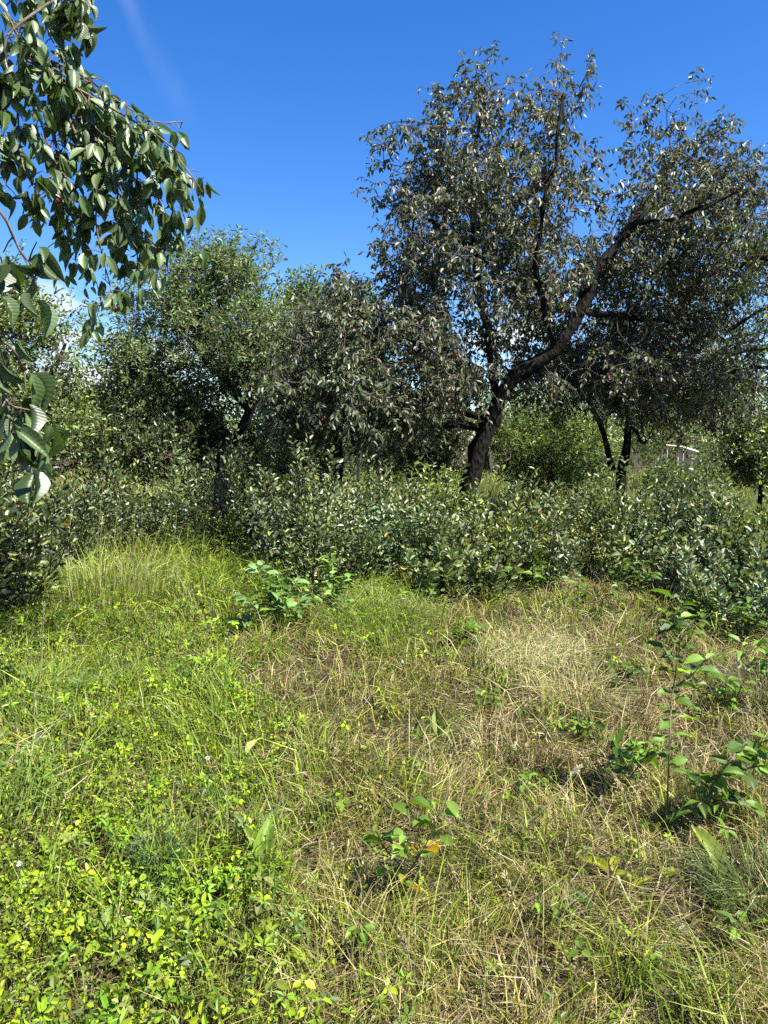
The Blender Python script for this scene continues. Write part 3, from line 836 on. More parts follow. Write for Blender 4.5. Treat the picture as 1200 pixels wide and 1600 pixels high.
G = 'plum suckers forming the thicket'
for (u, vt, d, r, n, lab) in [
    (118, 700, 10.6, 55, 18, 'plum shrub at the far left of the thicket, behind tall dry grass'),
    (190, 716, 10.4, 52, 18, 'plum shrub behind the seeding grass stalks, second from left in the thicket'),
    (262, 688, 10.6, 55, 20, 'plum shrub left of the slanting black trunk'),
    (335, 700, 10.0, 55, 24, 'plum shrub right below the slanting black trunk'),
    (402, 692, 9.8, 55, 24, 'plum shrub between the slanting trunk and the tallest pale shoots'),
    (444, 712, 9.0, 45, 16, 'plum shrub touching the left side of the tallest pale shoots'),
    (488, 664, 8.7, 48, 24, 'tallest plum shrub, its pale shoots rising before the dark low cherry'),
    (552, 708, 8.8, 52, 24, 'plum shrub right of the tallest pale shoots, below the pale rail'),
    (620, 730, 9.0, 52, 24, 'plum shrub in front of the round dark bush'),
    (690, 724, 8.8, 55, 26, 'plum shrub hiding the foot of the leaning trunk'),
    (765, 742, 8.8, 52, 24, 'plum shrub just right of the leaning trunk foot'),
    (838, 738, 9.0, 48, 20, 'plum shrub before the sunlit gap right of the leaning trunk'),
    (896, 770, 9.0, 38, 12, 'low plum shrub at the right end of the middle thicket'),
    (380, 792, 9.6, 50, 16, 'front plum shrub left behind the small broad leaved clump'),
    (445, 760, 8.4, 55, 24, 'front plum shrub standing behind the small broad leaved clump'),
    (512, 752, 7.4, 58, 26, 'front plum shrub with deep shade at its foot, behind the clump'),
    (580, 770, 7.7, 55, 24, 'front plum shrub above the strip of light green grass'),
    (645, 758, 7.9, 55, 24, 'front plum shrub in line with the leaning trunk foot'),
    (716, 782, 7.7, 52, 22, 'front plum shrub with pale grass at its foot'),
    (790, 795, 7.6, 52, 18, 'loose front plum shrub above the pale straw tussock'),
    (858, 815, 7.5, 44, 13, 'thin front plum shrub left of the dark gap'),
    (952, 768, 8.3, 44, 16, 'plum shrub right of the dark gap, below the forked trunks'),
    (1002, 724, 7.9, 55, 24, 'dense plum shrub below the timber trellis'),
    (1062, 744, 7.7, 55, 24, 'dense plum shrub right of the timber trellis'),
    (1122, 726, 7.6, 58, 24, 'tallest dense plum shrub of the right hand mound'),
    (1182, 746, 7.4, 58, 24, 'dense plum shrub near the right edge of the meadow'),
    (1245, 735, 7.4, 60, 20, 'dense plum shrub cut by the right edge'),
    (988, 796, 7.3, 48, 18, 'lower plum shrub bordering the dark gap'),
    (1052, 818, 7.0, 52, 18, 'lower plum shrub in front of the dense row'),
    (1122, 834, 6.6, 52, 16, 'lower plum shrub above the tall thin sapling'),
    (1192, 806, 6.4, 55, 18, 'lower plum shrub at the right edge'),
    (1168, 872, 5.7, 50, 14, 'knee high plum suckers below the right mound, near the right edge'),
    (1085, 872, 6.0, 44, 10, 'knee high plum suckers below the right mound, above the tan hump'),
    (745, 858, 6.7, 44, 11, 'knee high plum suckers below the middle thicket, left of the tussock'),
    (672, 845, 6.9, 40, 10, 'knee high plum suckers at the top of the grass strip')]:
    make_shrub('plum_shrub', lab, u, vt, d, r, n, group=G, pal=(PAL_SHRUB, PAL_SHRUB_Y, PAL_SHRUB_G)[rng.integers(3)], per=66 if d > 8 else 78, leaf=0.058 + 0.016 * rng.random())
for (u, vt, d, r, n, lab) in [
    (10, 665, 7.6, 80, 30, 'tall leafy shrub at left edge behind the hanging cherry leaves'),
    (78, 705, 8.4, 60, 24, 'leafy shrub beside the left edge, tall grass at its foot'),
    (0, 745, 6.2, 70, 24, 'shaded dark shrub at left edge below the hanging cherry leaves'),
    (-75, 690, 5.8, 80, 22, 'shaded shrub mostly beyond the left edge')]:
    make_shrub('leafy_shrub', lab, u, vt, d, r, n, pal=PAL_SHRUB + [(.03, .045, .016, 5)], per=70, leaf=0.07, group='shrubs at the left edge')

# ------------------------------------------------------------------ single large leaves (each an object that shares one of a few meshes)
def leaf_variants(tint, n=5, bend=0.2, fold=0.2, mat=None):
    outm = []
    for k in range(n):
        V, F, UV = T_BIG[0].copy(), T_BIG[1], T_BIG[2]
        s_, a_ = V[:, 0].copy(), V[:, 1].copy()
        b = bend * (0.4 + 1.3 * rng.random()); f = fold * (0.3 + 1.5 * rng.random()); tw = 0.5 * rng.standard_normal()
        V[:, 2] = f * np.abs(a_) - b * s_ ** 2 + tw * 0.25 * s_ * a_ + 0.012 * rng.standard_normal(len(V))
        V[:, 1] += 0.05 * rng.standard_normal() * s_ ** 2
        edge = np.abs(UV[:, 1] - 0.5) > 0.49
        V[edge, 1] *= 1 + 0.06 * rng.standard_normal(edge.sum())
        V[edge, 2] += 0.02 * rng.standard_normal(edge.sum())
        c = np.tile(np.array(tint) * (0.85 + 0.3 * rng.random()), (len(V), 1))
        outm.append(mesh_data('leaf', V, F, col=c, uv=UV, smooth=True, mat=mat or M_BIG))
    return outm


LEAF_CHERRY = leaf_variants((.065, .105, .030), n=8, bend=0.3, fold=0.55)
LEAF_PLUM = leaf_variants((.12, .20, .032), bend=0.25, fold=0.35, mat=M_SAP)
LEAF_SUCKER = leaf_variants((.15, .25, .085), bend=0.2, fold=0.3, mat=M_SAP)
LEAF_DOCK = leaf_variants((.16, .23, .035), bend=0.35, fold=0.3, mat=M_SAP)


def frame(P, D, Nn, L, W):
    from mathutils import Matrix
    D = Vector(D).normalized(); S = D.cross(Vector(Nn))
    if S.length < 1e-4:
        S = D.orthogonal()
    S.normalize(); Nn = S.cross(D)
    m = Matrix.Identity(4)
    for r in range(3):
        m[r][0], m[r][1], m[r][2], m[r][3] = D[r] * L, S[r] * W, Nn[r] * L, P[r]
    return m


def put_leaf(root, meshes, P, D, Nn, L, W=None, color=(1, 1, 1, 1)):
    o = bpy.data.objects.new('leaf', random.choice(meshes))
    COL.objects.link(o)
    o.parent = root
    o.matrix_parent_inverse = parent_inv(root)
    o.matrix_basis = frame(P, D, Nn, L, W or L * 0.55)
    o.color = color
    return o


def rv(s=1.0):
    return s * rng.standard_normal(3)


# ------------------------------------------------------------------ near cherry hanging in from the left
nb_base = np.array([-3.3, 2.7, float(height(-3.3, 2.7))])
near = thing('cherry_tree', tuple(nb_base), 'near cherry tree at left whose leafy branches hang into the sky', 'tree')
trunk_line = resample([nb_base - [0, 0, .1], (-3.28, 2.72, .8), (-3.2, 2.8, 1.7), (-3.0, 2.95, 2.5), (-2.7, 3.1, 3.2), (-2.4, 3.2, 3.8)], 0.2)
ch = [(trunk_line, np.linspace(.15, .06, len(trunk_line)))]
limbs_near = [[(-2.95, 2.98, 2.6), tuple(at(-120, 60, 3.25)), tuple(at(-30, 62, 3.25)), tuple(at(30, 80, 3.3)), tuple(at(75, 112, 3.3))],
              [(-3.2, 2.8, 1.8), tuple(at(-300, 420, 2.3)), tuple(at(-120, 380, 2.0)), tuple(at(-30, 345, 1.95))],
              [(-2.7, 3.1, 3.2), tuple(at(-60, -60, 3.2)), tuple(at(40, -40, 3.2)), tuple(at(105, -15, 3.1))],
              [(-2.45, 3.18, 3.7), (-1.8, 3.35, 4.4), (-1.1, 3.5, 4.75), (-.4, 3.65, 4.85)]]
for lm, r0 in zip(limbs_near, (.045, .02, .035, .045)):
    q = resample(lm, 0.12)
    ch.append((q, np.linspace(r0, r0 * .3, len(q))))
limb_pts = np.vstack([q for q, _ in ch])
V, F = tubes(ch, 9)
link('trunk', mesh_data('trunk', V, F, smooth=True, mat=M_BARK), near)
# hanging branches as photo polylines with their distance
NB = [([(20, 75), (110, 108), (160, 140), (195, 165), (240, 190), (285, 190)], 3.3, 1.0),
      ([(60, 110), (130, 190), (200, 222), (245, 240), (270, 262), (312, 285)], 3.3, 1.0),
      ([(75, 112), (120, 160), (165, 250), (200, 335), (235, 375), (255, 400)], 3.3, 1.0),
      ([(30, 90), (60, 180), (85, 250), (110, 285)], 3.1, 1.1),
      ([(110, 190), (150, 290), (150, 350), (165, 420), (172, 455), (150, 478)], 3.2, 1.0),
      ([(140, 200), (180, 280), (185, 360), (190, 410), (195, 440)], 3.45, 1.0),
      ([(235, 245), (268, 275), (285, 330), (300, 375)], 3.35, .9),
      ([(10, 60), (25, 130), (30, 210), (40, 270), (70, 300)], 3.0, 1.2),
      ([(-30, 60), (-10, 140), (0, 220), (10, 290)], 2.9, 1.2),
      ([(105, -15), (122, 20), (118, 50)], 2.6, .8),
      ([(20, -40), (60, 10), (80, 60), (100, 90)], 3.2, 1.2),
      ([(-20, -30), (10, 20), (30, 60)], 3.0, 1.2),
      ([(40, -40), (90, 0), (110, 20)], 3.2, 1.0),
      ([(100, 330), (115, 345), (125, 375), (112, 400)], 3.3, .9),
      ([(80, 200), (110, 300), (105, 345), (95, 375)], 3.3, .9),
      ([(140, 130), (170, 190), (210, 280), (240, 300), (255, 330)], 3.4, 1.1),
      ([(90, 110), (130, 150), (150, 200), (170, 215)], 3.2, 1.1),
      ([(200, 220), (215, 300), (222, 370), (240, 395)], 3.5, .9),
      ([(240, 240), (262, 285), (270, 330), (245, 385)], 3.4, .9), ([(190, 300), (205, 360), (215, 410), (200, 452)], 3.3, .9), ([(160, 250), (130, 330), (130, 400), (150, 440)], 3.35, .8), ([(250, 215), (280, 250), (300, 275), (316, 300)], 3.2, .9)]
NBig = [([(-40, 340), (0, 330), (30, 390), (60, 425)], 1.9, .62), ([(-60, 380), (-20, 420), (0, 400)], 1.9, .6), ([(-50, 500), (-5, 530), (20, 545), (38, 580)], 1.9, .7),
        ([(-20, 535), (8, 590), (10, 625), (30, 640)], 1.9, .7), ([(0, 600), (30, 670), (48, 688), (62, 700)], 1.95, .55), ([(-30, 600), (-10, 650), (5, 668)], 1.9, .6)]
spots, chn = [], []
for pl, d, dens in NB + NBig:
    pts = [at(u, v, d + 0.05 * rng.standard_normal()) for (u, v) in pl]
    j = np.linalg.norm(limb_pts - pts[0], axis=1).argmin()
    if np.linalg.norm(limb_pts[j] - pts[0]) > 0.01:
        pts = [limb_pts[j]] + pts
    q = resample(pts, 0.03)
    chn.append((q, np.linspace(.0065, .0022, len(q))))
    Ls = np.linalg.norm(np.diff(q, axis=0), axis=1).sum()
    for k in range(max(2, int(Ls / (0.040 if d > 2.4 else 0.055) * dens))):
        i = int((0.12 + 0.88 * rng.random() ** 0.8) * (len(q) - 1))
        spots.append((q[i], unit(q[min(i + 1, len(q) - 1)] - q[max(i - 1, 0)]), d))
    spots.append((q[-1], unit(q[-1] - q[-2]), d))
leaves_n = []
for p, dr, d in spots:
    m = rng.integers(2, 6) if d > 2.4 else rng.integers(2, 4)
    off = rv(0.03); off[2] -= 0.02
    spur = p + off
    chn.append((np.array([p, p + 0.5 * off + [0, 0, .005], spur]), np.array([.0026, .002, .0016])))
    for _ in range(m):
        D = unit(np.array([0, 0, -0.9]) + 0.35 * dr + rv(0.45))
        Nn = unit(np.array([0.3, -0.3, 0.3]) + rv(0.75))
        leaves_n.append((spur + D * 0.02 + rv(0.006), D, Nn, (0.070 if d > 2.4 else 0.080) * (0.55 + 0.75 * rng.random())))
for low in (False, True):
    V, F = tubes([c for c in chn if (c[0][-1][1] < 2.4) == low], 5)
    link('branches', mesh_data('branches', V, F, smooth=True, mat=M_TWIG), near)
order = sorted(range(len(leaves_n)), key=lambda i: leaves_n[i][0][1])
for i in order[:300]:
    P_, D_, N_, L_ = leaves_n[i]
    put_leaf(near, LEAF_CHERRY, P_, D_, N_, L_, L_ * (0.40 + 0.12 * rng.random()))
rest = [leaves_n[i] for i in order[300:]]
if rest:
    P_, D_, N_, L_ = (np.array([r[k] for r in rest]) for k in range(4))
    V, F, C = bake((T_BIG[0], T_BIG[1]), P_, D_, N_, L_, L_ * 0.46, pick([(.065, .105, .030, 3), (.09, .13, .04, 2)], len(rest)))
    link('foliage', mesh_data('foliage', V, F, col=C, uv=np.tile(T_BIG[2], (len(rest), 1)), smooth=True, mat=M_BIG), near, kind='stuff')
# the rest of its crown, above and beyond the frame
att = in_blobs([(np.array([-3.0, 3.2, 4.2]), np.array([1.5, 1.4, 1.0])), (np.array([-3.6, 2.6, 3.2]), np.array([1.0, 1.2, .9]))], 700)
att = att[att[:, 0] / att[:, 1] < -0.60]
att = np.vstack([att, in_blobs([(np.array([-.75, 3.6, 4.85]), np.array([1.1, .75, .5])), (np.array([-1.8, 3.4, 4.6]), np.array([.8, .8, .5]))], 420)])
tw, lp, ld, ln, ll, lw = shoots_and_leaves(att, rng.standard_normal(att.shape), dict(CH, leaf=0.10, shoot=0.4))
X, FF, C = bake(T_OVAL, lp, ld, ln, ll, lw, pick(PAL_CHERRY, len(lp)))
link('crown', mesh_data('crown', X, FF, col=C, mat=M_LEAF), near)
add_cherries(near, np.array([l[0] for l in leaves_n]), 12)


# ------------------------------------------------------------------ saplings and broad-leaved plants in the meadow
def sapling(name, label, base_px, stems, meshes, leafL, n_leaf, cat='sapling', tints=((1, 1, 1),), up=0.35, yellow=0, start=0.2, group=None, wr=0.58, stem_r=0.004):
    """stems: polylines of photo pixels (u, v) standing at the base's distance"""
    g = ground_at(*base_px)
    d = g[1]
    root = thing(name, tuple(g), label, cat, group)
    chs, tips = [], []
    for si, pl in enumerate(stems):
        pts = [at(u, v, d + (0.06 * rng.standard_normal() if k else 0)) for k, (u, v) in enumerate(pl)]
        if si == 0:
            pts[0] = g - np.array([0, 0, .02])
        q = resample(pts, 0.02)
        chs.append((q, np.linspace(stem_r, stem_r * 0.35, len(q))))
        tips.append(q)
    V, F = tubes(chs, 6)
    link('stem', mesh_data('stem', V, F, smooth=True, mat=M_STEM), root)
    tot = sum(len(q) for q in tips)
    for q in tips:
        m = max(3, int(n_leaf * len(q) / tot))
        for k in range(m):
            i = int((start + (1 - start) * (k + 0.6 * rng.random()) / m) * (len(q) - 1))
            ax = unit(q[min(i + 1, len(q) - 1)] - q[max(i - 1, 0)])
            ang = k * 2.4 + 0.5 * rng.standard_normal()
            rad = unit(np.array([math.cos(ang), math.sin(ang), 0.0]))
            D = unit(rad + ax * up + rv(0.15))
            Nn = unit(np.array([0, 0, 1.0]) + rv(0.28))
            L = leafL * (0.65 + 0.55 * rng.random())
            t = tints[rng.integers(len(tints))]
            if yellow and i < 0.35 * len(q) and rng.random() < yellow:
                t = ((2.6, 1.45, .6), (2.9, 1.1, .35), (2.0, 1.5, .5))[rng.integers(3)]
            put_leaf(root, meshes, q[i] + D * 0.012, D, Nn, L, L * wr, (*t, 1))
    return root


sapling('plum_sapling', 'small broad leaved sapling with yellow and orange lower leaves, alone in dry grass', (634, 1412),
        [[(634, 1412), (632, 1350), (640, 1290), (634, 1245)], [(634, 1370), (665, 1320), (690, 1265), (700, 1235)], [(633, 1360), (605, 1330), (588, 1300)], [(633, 1385), (610, 1370), (592, 1345)], [(650, 1340), (680, 1310), (690, 1300)]],
        LEAF_PLUM, 0.066, 34, yellow=0.75, tints=((1, 1, 1), (1.3, 1.25, 1), (.8, .9, .8)))
sapling('plum_sapling', 'tall thin sapling with dark stem and scattered pale leaves at right', (1042, 1268),
        [[(1042, 1268), (1046, 1170), (1050, 1090), (1062, 1010), (1060, 960), (1052, 930)], [(1050, 1075), (1080, 1055), (1105, 1030), (1130, 1020)], [(1054, 1050), (1038, 1010), (1040, 980)], [(1048, 1130), (1075, 1105), (1090, 1090)], [(1062, 1000), (1090, 975), (1115, 955)]],
        LEAF_PLUM, 0.075, 56, tints=((.75, .8, .9), (1, 1, 1), (1.5, 1.45, 1.5), (.55, .62, .6)), start=0.3)
sapling('plum_sapling', 'low spreading sapling with broad green leaves cut by right edge', (1120, 1290),
        [[(1120, 1290), (1110, 1235), (1140, 1190), (1165, 1160)], [(1112, 1235), (1080, 1210), (1060, 1200)], [(1125, 1210), (1170, 1200), (1205, 1195)], [(1140, 1190), (1180, 1165), (1215, 1150)], [(1115, 1250), (1145, 1255), (1180, 1250)], [(1112, 1240), (1090, 1260), (1085, 1275)]],
        LEAF_PLUM, 0.08, 66, tints=((.8, .85, .9), (1, 1, 1), (1.35, 1.3, 1.2), (.55, .62, .6)), stem_r=0.006)
sapling('plum_sapling', 'left of two thin dark saplings standing before the right thicket', (964, 972),
        [[(964, 972), (967, 930), (970, 895), (975, 868)], [(968, 915), (985, 890), (990, 878)], [(967, 925), (955, 905), (952, 890)]], LEAF_PLUM, 0.085, 26, tints=((.5, .55, .6), (.7, .75, .8)), start=0.35)
sapling('plum_sapling', 'right of two thin dark saplings standing before the right thicket', (984, 968),
        [[(984, 968), (992, 930), (1000, 900), (1006, 875)], [(993, 925), (1012, 905), (1020, 892)]], LEAF_PLUM, 0.085, 24, tints=((.55, .6, .6), (.8, .85, .9)), start=0.35)
sapling('broadleaf_clump', 'bluish green broad leaved clump left of the shaded hollow, in front of thicket', (430, 985),
        [[(430, 985), (425, 950), (415, 915), (400, 880)], [(430, 975), (400, 950), (380, 930)], [(430, 970), (450, 930), (465, 905)], [(430, 975), (470, 950), (490, 930)], [(430, 980), (395, 975), (372, 965)], [(430, 960), (430, 925), (440, 890)]],
        LEAF_SUCKER, 0.115, 130, cat='shrub', tints=((1, 1, 1), (1.25, 1.2, 1.2), (.8, .85, .8)), start=0.25)
sapling('broadleaf_clump', 'smaller green broad leaved clump right of the shaded hollow, touching the thicket', (510, 975),
        [[(510, 975), (512, 935), (515, 890), (518, 865)], [(510, 960), (490, 930), (480, 905)], [(511, 950), (530, 920), (540, 895)], [(510, 965), (530, 950), (542, 935)]],
        LEAF_SUCKER, 0.09, 96, cat='shrub', tints=((1.1, 1.1, .8), (.85, .9, .8), (1.3, 1.25, .9)), start=0.2)
sapling('broadleaf_clump', 'small rosette of rounded green leaves beside the grass strip', (738, 1000),
        [[(738, 1000), (736, 980), (734, 965)], [(738, 995), (725, 980), (722, 970)], [(738, 995), (750, 982), (755, 974)]], LEAF_PLUM, 0.085, 16, cat='plant', tints=((1, 1.05, 1), (.6, .7, .7), (1.3, 1.3, 1)), wr=.72)
sapling('broadleaf_clump', 'dark leaved low clump in dry grass left of the tall thin sapling', (968, 1085),
        [[(968, 1085), (960, 1060), (952, 1040)], [(968, 1080), (985, 1055), (995, 1040)], [(968, 1080), (945, 1070), (930, 1060)], [(968, 1082), (975, 1065), (978, 1045)]], LEAF_PLUM, 0.075, 30, cat='plant', tints=((.45, .5, .5), (.6, .65, .6)))
sapling('broadleaf_clump', 'shadowed leafy plant at the foot of the tall thin sapling', (975, 1240),
        [[(975, 1240), (972, 1205), (968, 1175)], [(975, 1225), (1000, 1195), (1010, 1180)], [(974, 1220), (955, 1195), (948, 1180)]], LEAF_PLUM, 0.07, 24, cat='plant', tints=((.9, 1, .7), (1.1, 1.15, .8), (.7, .75, .6)))
sapling('plum_sapling', 'leafy young shoot with glossy leaves below the right thicket', (1100, 985),
        [[(1100, 985), (1105, 950), (1108, 920)], [(1100, 975), (1120, 945), (1130, 925)], [(1101, 965), (1088, 940), (1080, 925)]], LEAF_PLUM, 0.09, 36, tints=((.8, .9, .8), (1.1, 1.15, .9)), start=.2)
sapling('plum_sapling', 'leafy young shoot beside the right edge below the thicket', (1175, 1010),
        [[(1175, 1010), (1172, 970), (1168, 940)], [(1174, 990), (1190, 960), (1200, 945)], [(1174, 985), (1155, 960), (1148, 945)]], LEAF_PLUM, 0.085, 36, tints=((.7, .8, .7), (1., 1.05, .8)), start=.2)
sapling('plum_sapling', 'spindly young shoot at front of the middle thicket, left of pale tussock', (765, 940),
        [[(765, 940), (768, 900), (765, 870)], [(766, 925), (785, 895), (792, 880)], [(766, 920), (750, 895), (745, 880)]], LEAF_PLUM, 0.085, 40, tints=((.9, 1, .8), (1.2, 1.2, .9), (.7, .75, .7)), start=.15)


for (u, v, hpx, wpx, nl, L, tn, lab) in [
    (1150, 960, 70, 40, 44, .085, ((.8, .9, .7), (1.1, 1.1, .8)), 'leafy sucker right of the tan hump, below the right mound'),
    (1060, 1010, 80, 42, 40, .085, ((1, 1, .8), (.7, .75, .7)), 'leafy sucker behind the tall thin sapling'),
    (1195, 1080, 90, 45, 44, .08, ((.9, 1, .8), (1.2, 1.2, 1)), 'leafy sucker at the right edge beside the grey tussock'),
    (900, 960, 70, 34, 30, .085, ((.7, .75, .7), (.9, .95, .8)), 'slim sucker below the dark gap in the thicket'),
    (830, 930, 60, 34, 34, .085, ((.9, 1, .8), (1.2, 1.2, .9)), 'leafy sucker behind the pale straw tussock'),
    (655, 950, 50, 34, 30, .08, ((.9, 1, .8), (.7, .8, .7)), 'leafy sucker on the right side of the grass strip'),
    (1130, 1115, 60, 40, 30, .075, ((1, 1.05, .8), (1.3, 1.3, 1)), 'leafy sucker above the low spreading sapling'),
    (900, 1160, 50, 40, 24, .065, ((1.2, 1.2, .8), (.7, .8, .6)), 'low seedling among dry grass right of centre'),
    (760, 1110, 40, 34, 20, .06, ((1.3, 1.25, .9), (.9, 1, .7)), 'low pale seedling below the small rosette'),
    (1010, 1190, 40, 40, 24, .06, ((1.5, 1.4, 1.1), (.8, .9, .7)), 'pale leaved seedling left of the tall thin sapling foot'),
    (820, 1240, 36, 30, 16, .05, ((1.2, 1.2, .8), (1, 1, .7)), 'small seedling in the dry centre, above the arching stalk'),
    (520, 1270, 34, 30, 16, .045, ((1, 1.1, .7), (1.3, 1.3, .7)), 'small seedling at the border of clover and dry grass'),
    (870, 1440, 40, 36, 18, .045, ((1.1, 1.2, .7), (.8, .9, .6)), 'small seedling left of the yellow leaves'),
    (1150, 1480, 50, 40, 22, .05, ((.8, .9, .6), (1.1, 1.15, .7)), 'dark seedling at lower right beside the grass clump'),
    (560, 1470, 36, 30, 16, .042, ((1.1, 1.2, .7), (.9, 1, .6)), 'small seedling below left of the orange leaved sapling'),
    (340, 880, 46, 40, 30, .085, ((.7, .8, .7), (.9, 1, .8)), 'dark sucker left of the clump, below the left thicket'),
    (285, 872, 50, 44, 34, .085, ((.7, .8, .7), (1, 1, .8)), 'leafy sucker in green grass below the left thicket'),
    (720, 1015, 46, 40, 30, .08, ((.8, .9, .7), (1.1, 1.1, .8)), 'leafy sucker beside the small rosette')]:
    st = [[(u, v), (u + 3, v - hpx * .5), (u + 5, v - hpx)]]
    for k in range(3):
        sx = (-1, 1, .3)[k] * wpx * (.5 + .4 * rng.random())
        st.append([(u, v - hpx * .15), (u + sx * .6, v - hpx * (.4 + .1 * rng.random())), (u + sx, v - hpx * (.65 + .3 * rng.random()))])
    sapling('plum_sapling', lab, (u, v), st, LEAF_PLUM, L, nl, tints=tn, start=.15)


def dock(name, label, px, leaves, meshes=LEAF_DOCK, cat='plant'):
    """leaves: (azimuth degrees, elevation degrees, length, tint)"""
    g = ground_at(*px)
    root = thing(name, tuple(g), label, cat)
    q = [g - np.array([0, 0, .01]), g + np.array([0.002, 0, .03])]
    V, F = tubes([(np.array([q[0], 0.5 * (q[0] + q[1]), q[1]]), np.array([.005, .004, .003]))], 5)
    link('stem', mesh_data('stem', V, F, smooth=True, mat=M_STEM), root)
    for az, el, L, t in leaves:
        D = np.array([math.cos(R(az)) * math.cos(R(el)), math.sin(R(az)) * math.cos(R(el)), math.sin(R(el))])
        put_leaf(root, meshes, q[1] + D * 0.01, D, unit(np.array([0, 0, 1.0]) - 0.3 * D + rv(.2)), L, L * 0.36, (*t, 1))


YEL = (2.0, 1.55, .5); LG = (1.6, 1.35, 1.6); GR = (.8, .9, .8)
dock('dock_plant', 'upright pair of glossy green dock leaves among bright ground cover', (405, 1390), [(70, 70, .17, GR), (130, 62, .15, (1, 1, .7)), (-20, 45, .10, (1.1, 1.1, .8))])
dock('dock_plant', 'yellowed drooping leaf lying in dry grass at lower right', (1030, 1365), [(195, 12, .12, (1.9, 1.5, .5)), (30, 20, .10, (1.2, 1, .6))])
dock('dock_plant', 'small yellow and white leaves left of the longer yellowed leaf', (955, 1360), [(160, 25, .10, YEL), (60, 30, .09, (2.4, 1.7, .8)), (-40, 20, .07, (1.6, 1.5, 1.2))])
dock('dock_plant', 'pale curled dock leaf standing in the dry grass centre', (685, 1160), [(100, 60, .15, LG), (20, 30, .09, (1.3, 1.2, 1.2))])
dock('dock_plant', 'dark shaded dock leaf upright beside the leafy plant at right', (965, 1190), [(80, 72, .17, (.4, .5, .5)), (20, 50, .12, (.6, .7, .5))])
dock('dock_plant', 'pale long leaf leaning among dry grass near right edge', (1125, 1375), [(110, 55, .19, LG), (-10, 20, .10, (1.0, 1.0, .8))])
dock('dock_plant', 'light green dock leaves at lower left among the clover', (165, 1500), [(40, 40, .12, (1.2, 1.2, 1)), (150, 35, .13, (1, 1.1, 1)), (260, 30, .11, (1.3, 1.3, .9)), (95, 60, .12, (.9, 1, .8))])
dock('dock_plant', 'broad light leaf in clover at upper middle of the green patch', (385, 1190), [(60, 50, .12, LG), (170, 30, .10, (1, 1, .8))])
dock('dock_plant', 'pale green leaves at lower left edge of the clover patch', (80, 1350), [(50, 35, .13, LG), (-30, 30, .11, (1.1, 1.1, .8)), (140, 40, .10, (1, 1.1, .7))])
dock('dock_plant', 'green leaves just left of bottom centre', (445, 1530), [(60, 55, .12, GR), (150, 40, .11, (1, 1, .8)), (-40, 40, .10, (1.2, 1.2, .7))])

# ------------------------------------------------------------------ timber frame and pale rail far behind
def beam(A, B, w):
    A, B = np.array(A, float), np.array(B, float)
    V, F = tubes([(np.array([A, B]), np.array([w, w]))], 4)
    F = F + [np.array([[3, 2, 1, 0]]), np.array([[4, 5, 6, 7]])]
    return V, F


fr = at(1065, 740, 20.0); fr[2] = float(height(fr[0], fr[1]))
frame_root = thing('garden_trellis', tuple(fr), 'small weathered timber trellis with dark sheet behind right thicket', 'trellis')
for (u, vt, dd, w) in [(1042, 696, 0, .028), (1067, 701, .0, .028), (1081, 704, .5, .025), (1058, 714, -.3, .04)]:
    tp = at(u, vt, 20 + dd); bt = tp.copy(); bt[2] = float(height(tp[0], tp[1])) - .05
    V, F = beam(bt, tp, w)
    link('post', mesh_data('post', V, F, mat=M_WOOD), frame_root)
for (a, b, w, m) in [((1040, 696, -.02), (1070, 699, -.02), .03, M_WOOD), ((1066, 699, -.06), (1090, 706, .6), .036, M_PALE)]:
    V, F = beam(at(a[0], a[1], 20 + a[2]), at(b[0], b[1], 20 + b[2]), w)
    link('top_rail', mesh_data('top_rail', V, F, mat=m), frame_root)
A, B = at(1056, 706, 20.75), at(1090, 709, 20.85)
V = np.array([A, B, (B[0], B[1], 0.0), (A[0], A[1], 0.0)] + [tuple(np.array(p) + [0, .04, 0]) for p in (A, B, (B[0], B[1], 0.0), (A[0], A[1], 0.0))])
link('back_sheet', mesh_data('back_sheet', V, [np.array([(0, 1, 2, 3), (7, 6, 5, 4), (0, 4, 5, 1), (1, 5, 6, 2), (2, 6, 7, 3), (3, 7, 4, 0)])], mat=M_DARK), frame_root)

rr = at(575, 740, 12.6); rr[2] = float(height(rr[0], rr[1]))
rail_root = thing('garden_rail', tuple(rr), 'pale horizontal rail on posts seen through gap left of leaning trunk', 'rail')
V, F = beam(at(552, 695.5, 12.6), at(600, 696, 12.66), .026)
link('rail', mesh_data('rail', V, F, mat=M_PALE), rail_root)
for u in (559, 594):
    tp = at(u, 697.5, 12.64); bt = tp.copy(); bt[2] = float(height(tp[0], tp[1])) - .05
    V, F = beam(bt, tp, .024)
    link('post', mesh_data('post', V, F, mat=M_WOOD), rail_root)


# ------------------------------------------------------------------ grass
def blades(P, Lg, Wd, az, lean, curve, twist=None):
    """two-piece tapered blades"""
    n = len(P)
    h = np.stack([np.cos(az), np.sin(az), 0 * az], 1)
    up = np.array([0, 0, 1.0])
    d0 = unit(up + h * lean[:, None])
    d1 = unit(up * (1 - 0.55 * curve)[:, None] + h * (lean + curve)[:, None] - up * (0.45 * curve ** 2)[:, None])
    M = P + d0 * (0.5 * Lg)[:, None]
    T = M + d1 * (0.5 * Lg)[:, None]
    fa = rng.random(n) * 6.283
    S = np.stack([np.cos(fa), np.sin(fa), 0 * fa], 1)
    S = unit(S - d0 * (S * d0).sum(1, keepdims=True)) * (0.5 * Wd)[:, None]
    V = np.stack([P - S, P + S, M - S * .8, M + S * .8, T], 1).reshape(-1, 3)
    o = (np.arange(n) * 5)[:, None]
    return V, [np.array([[0, 1, 3, 2]]) + o, np.array([[2, 3, 4]]) + o]


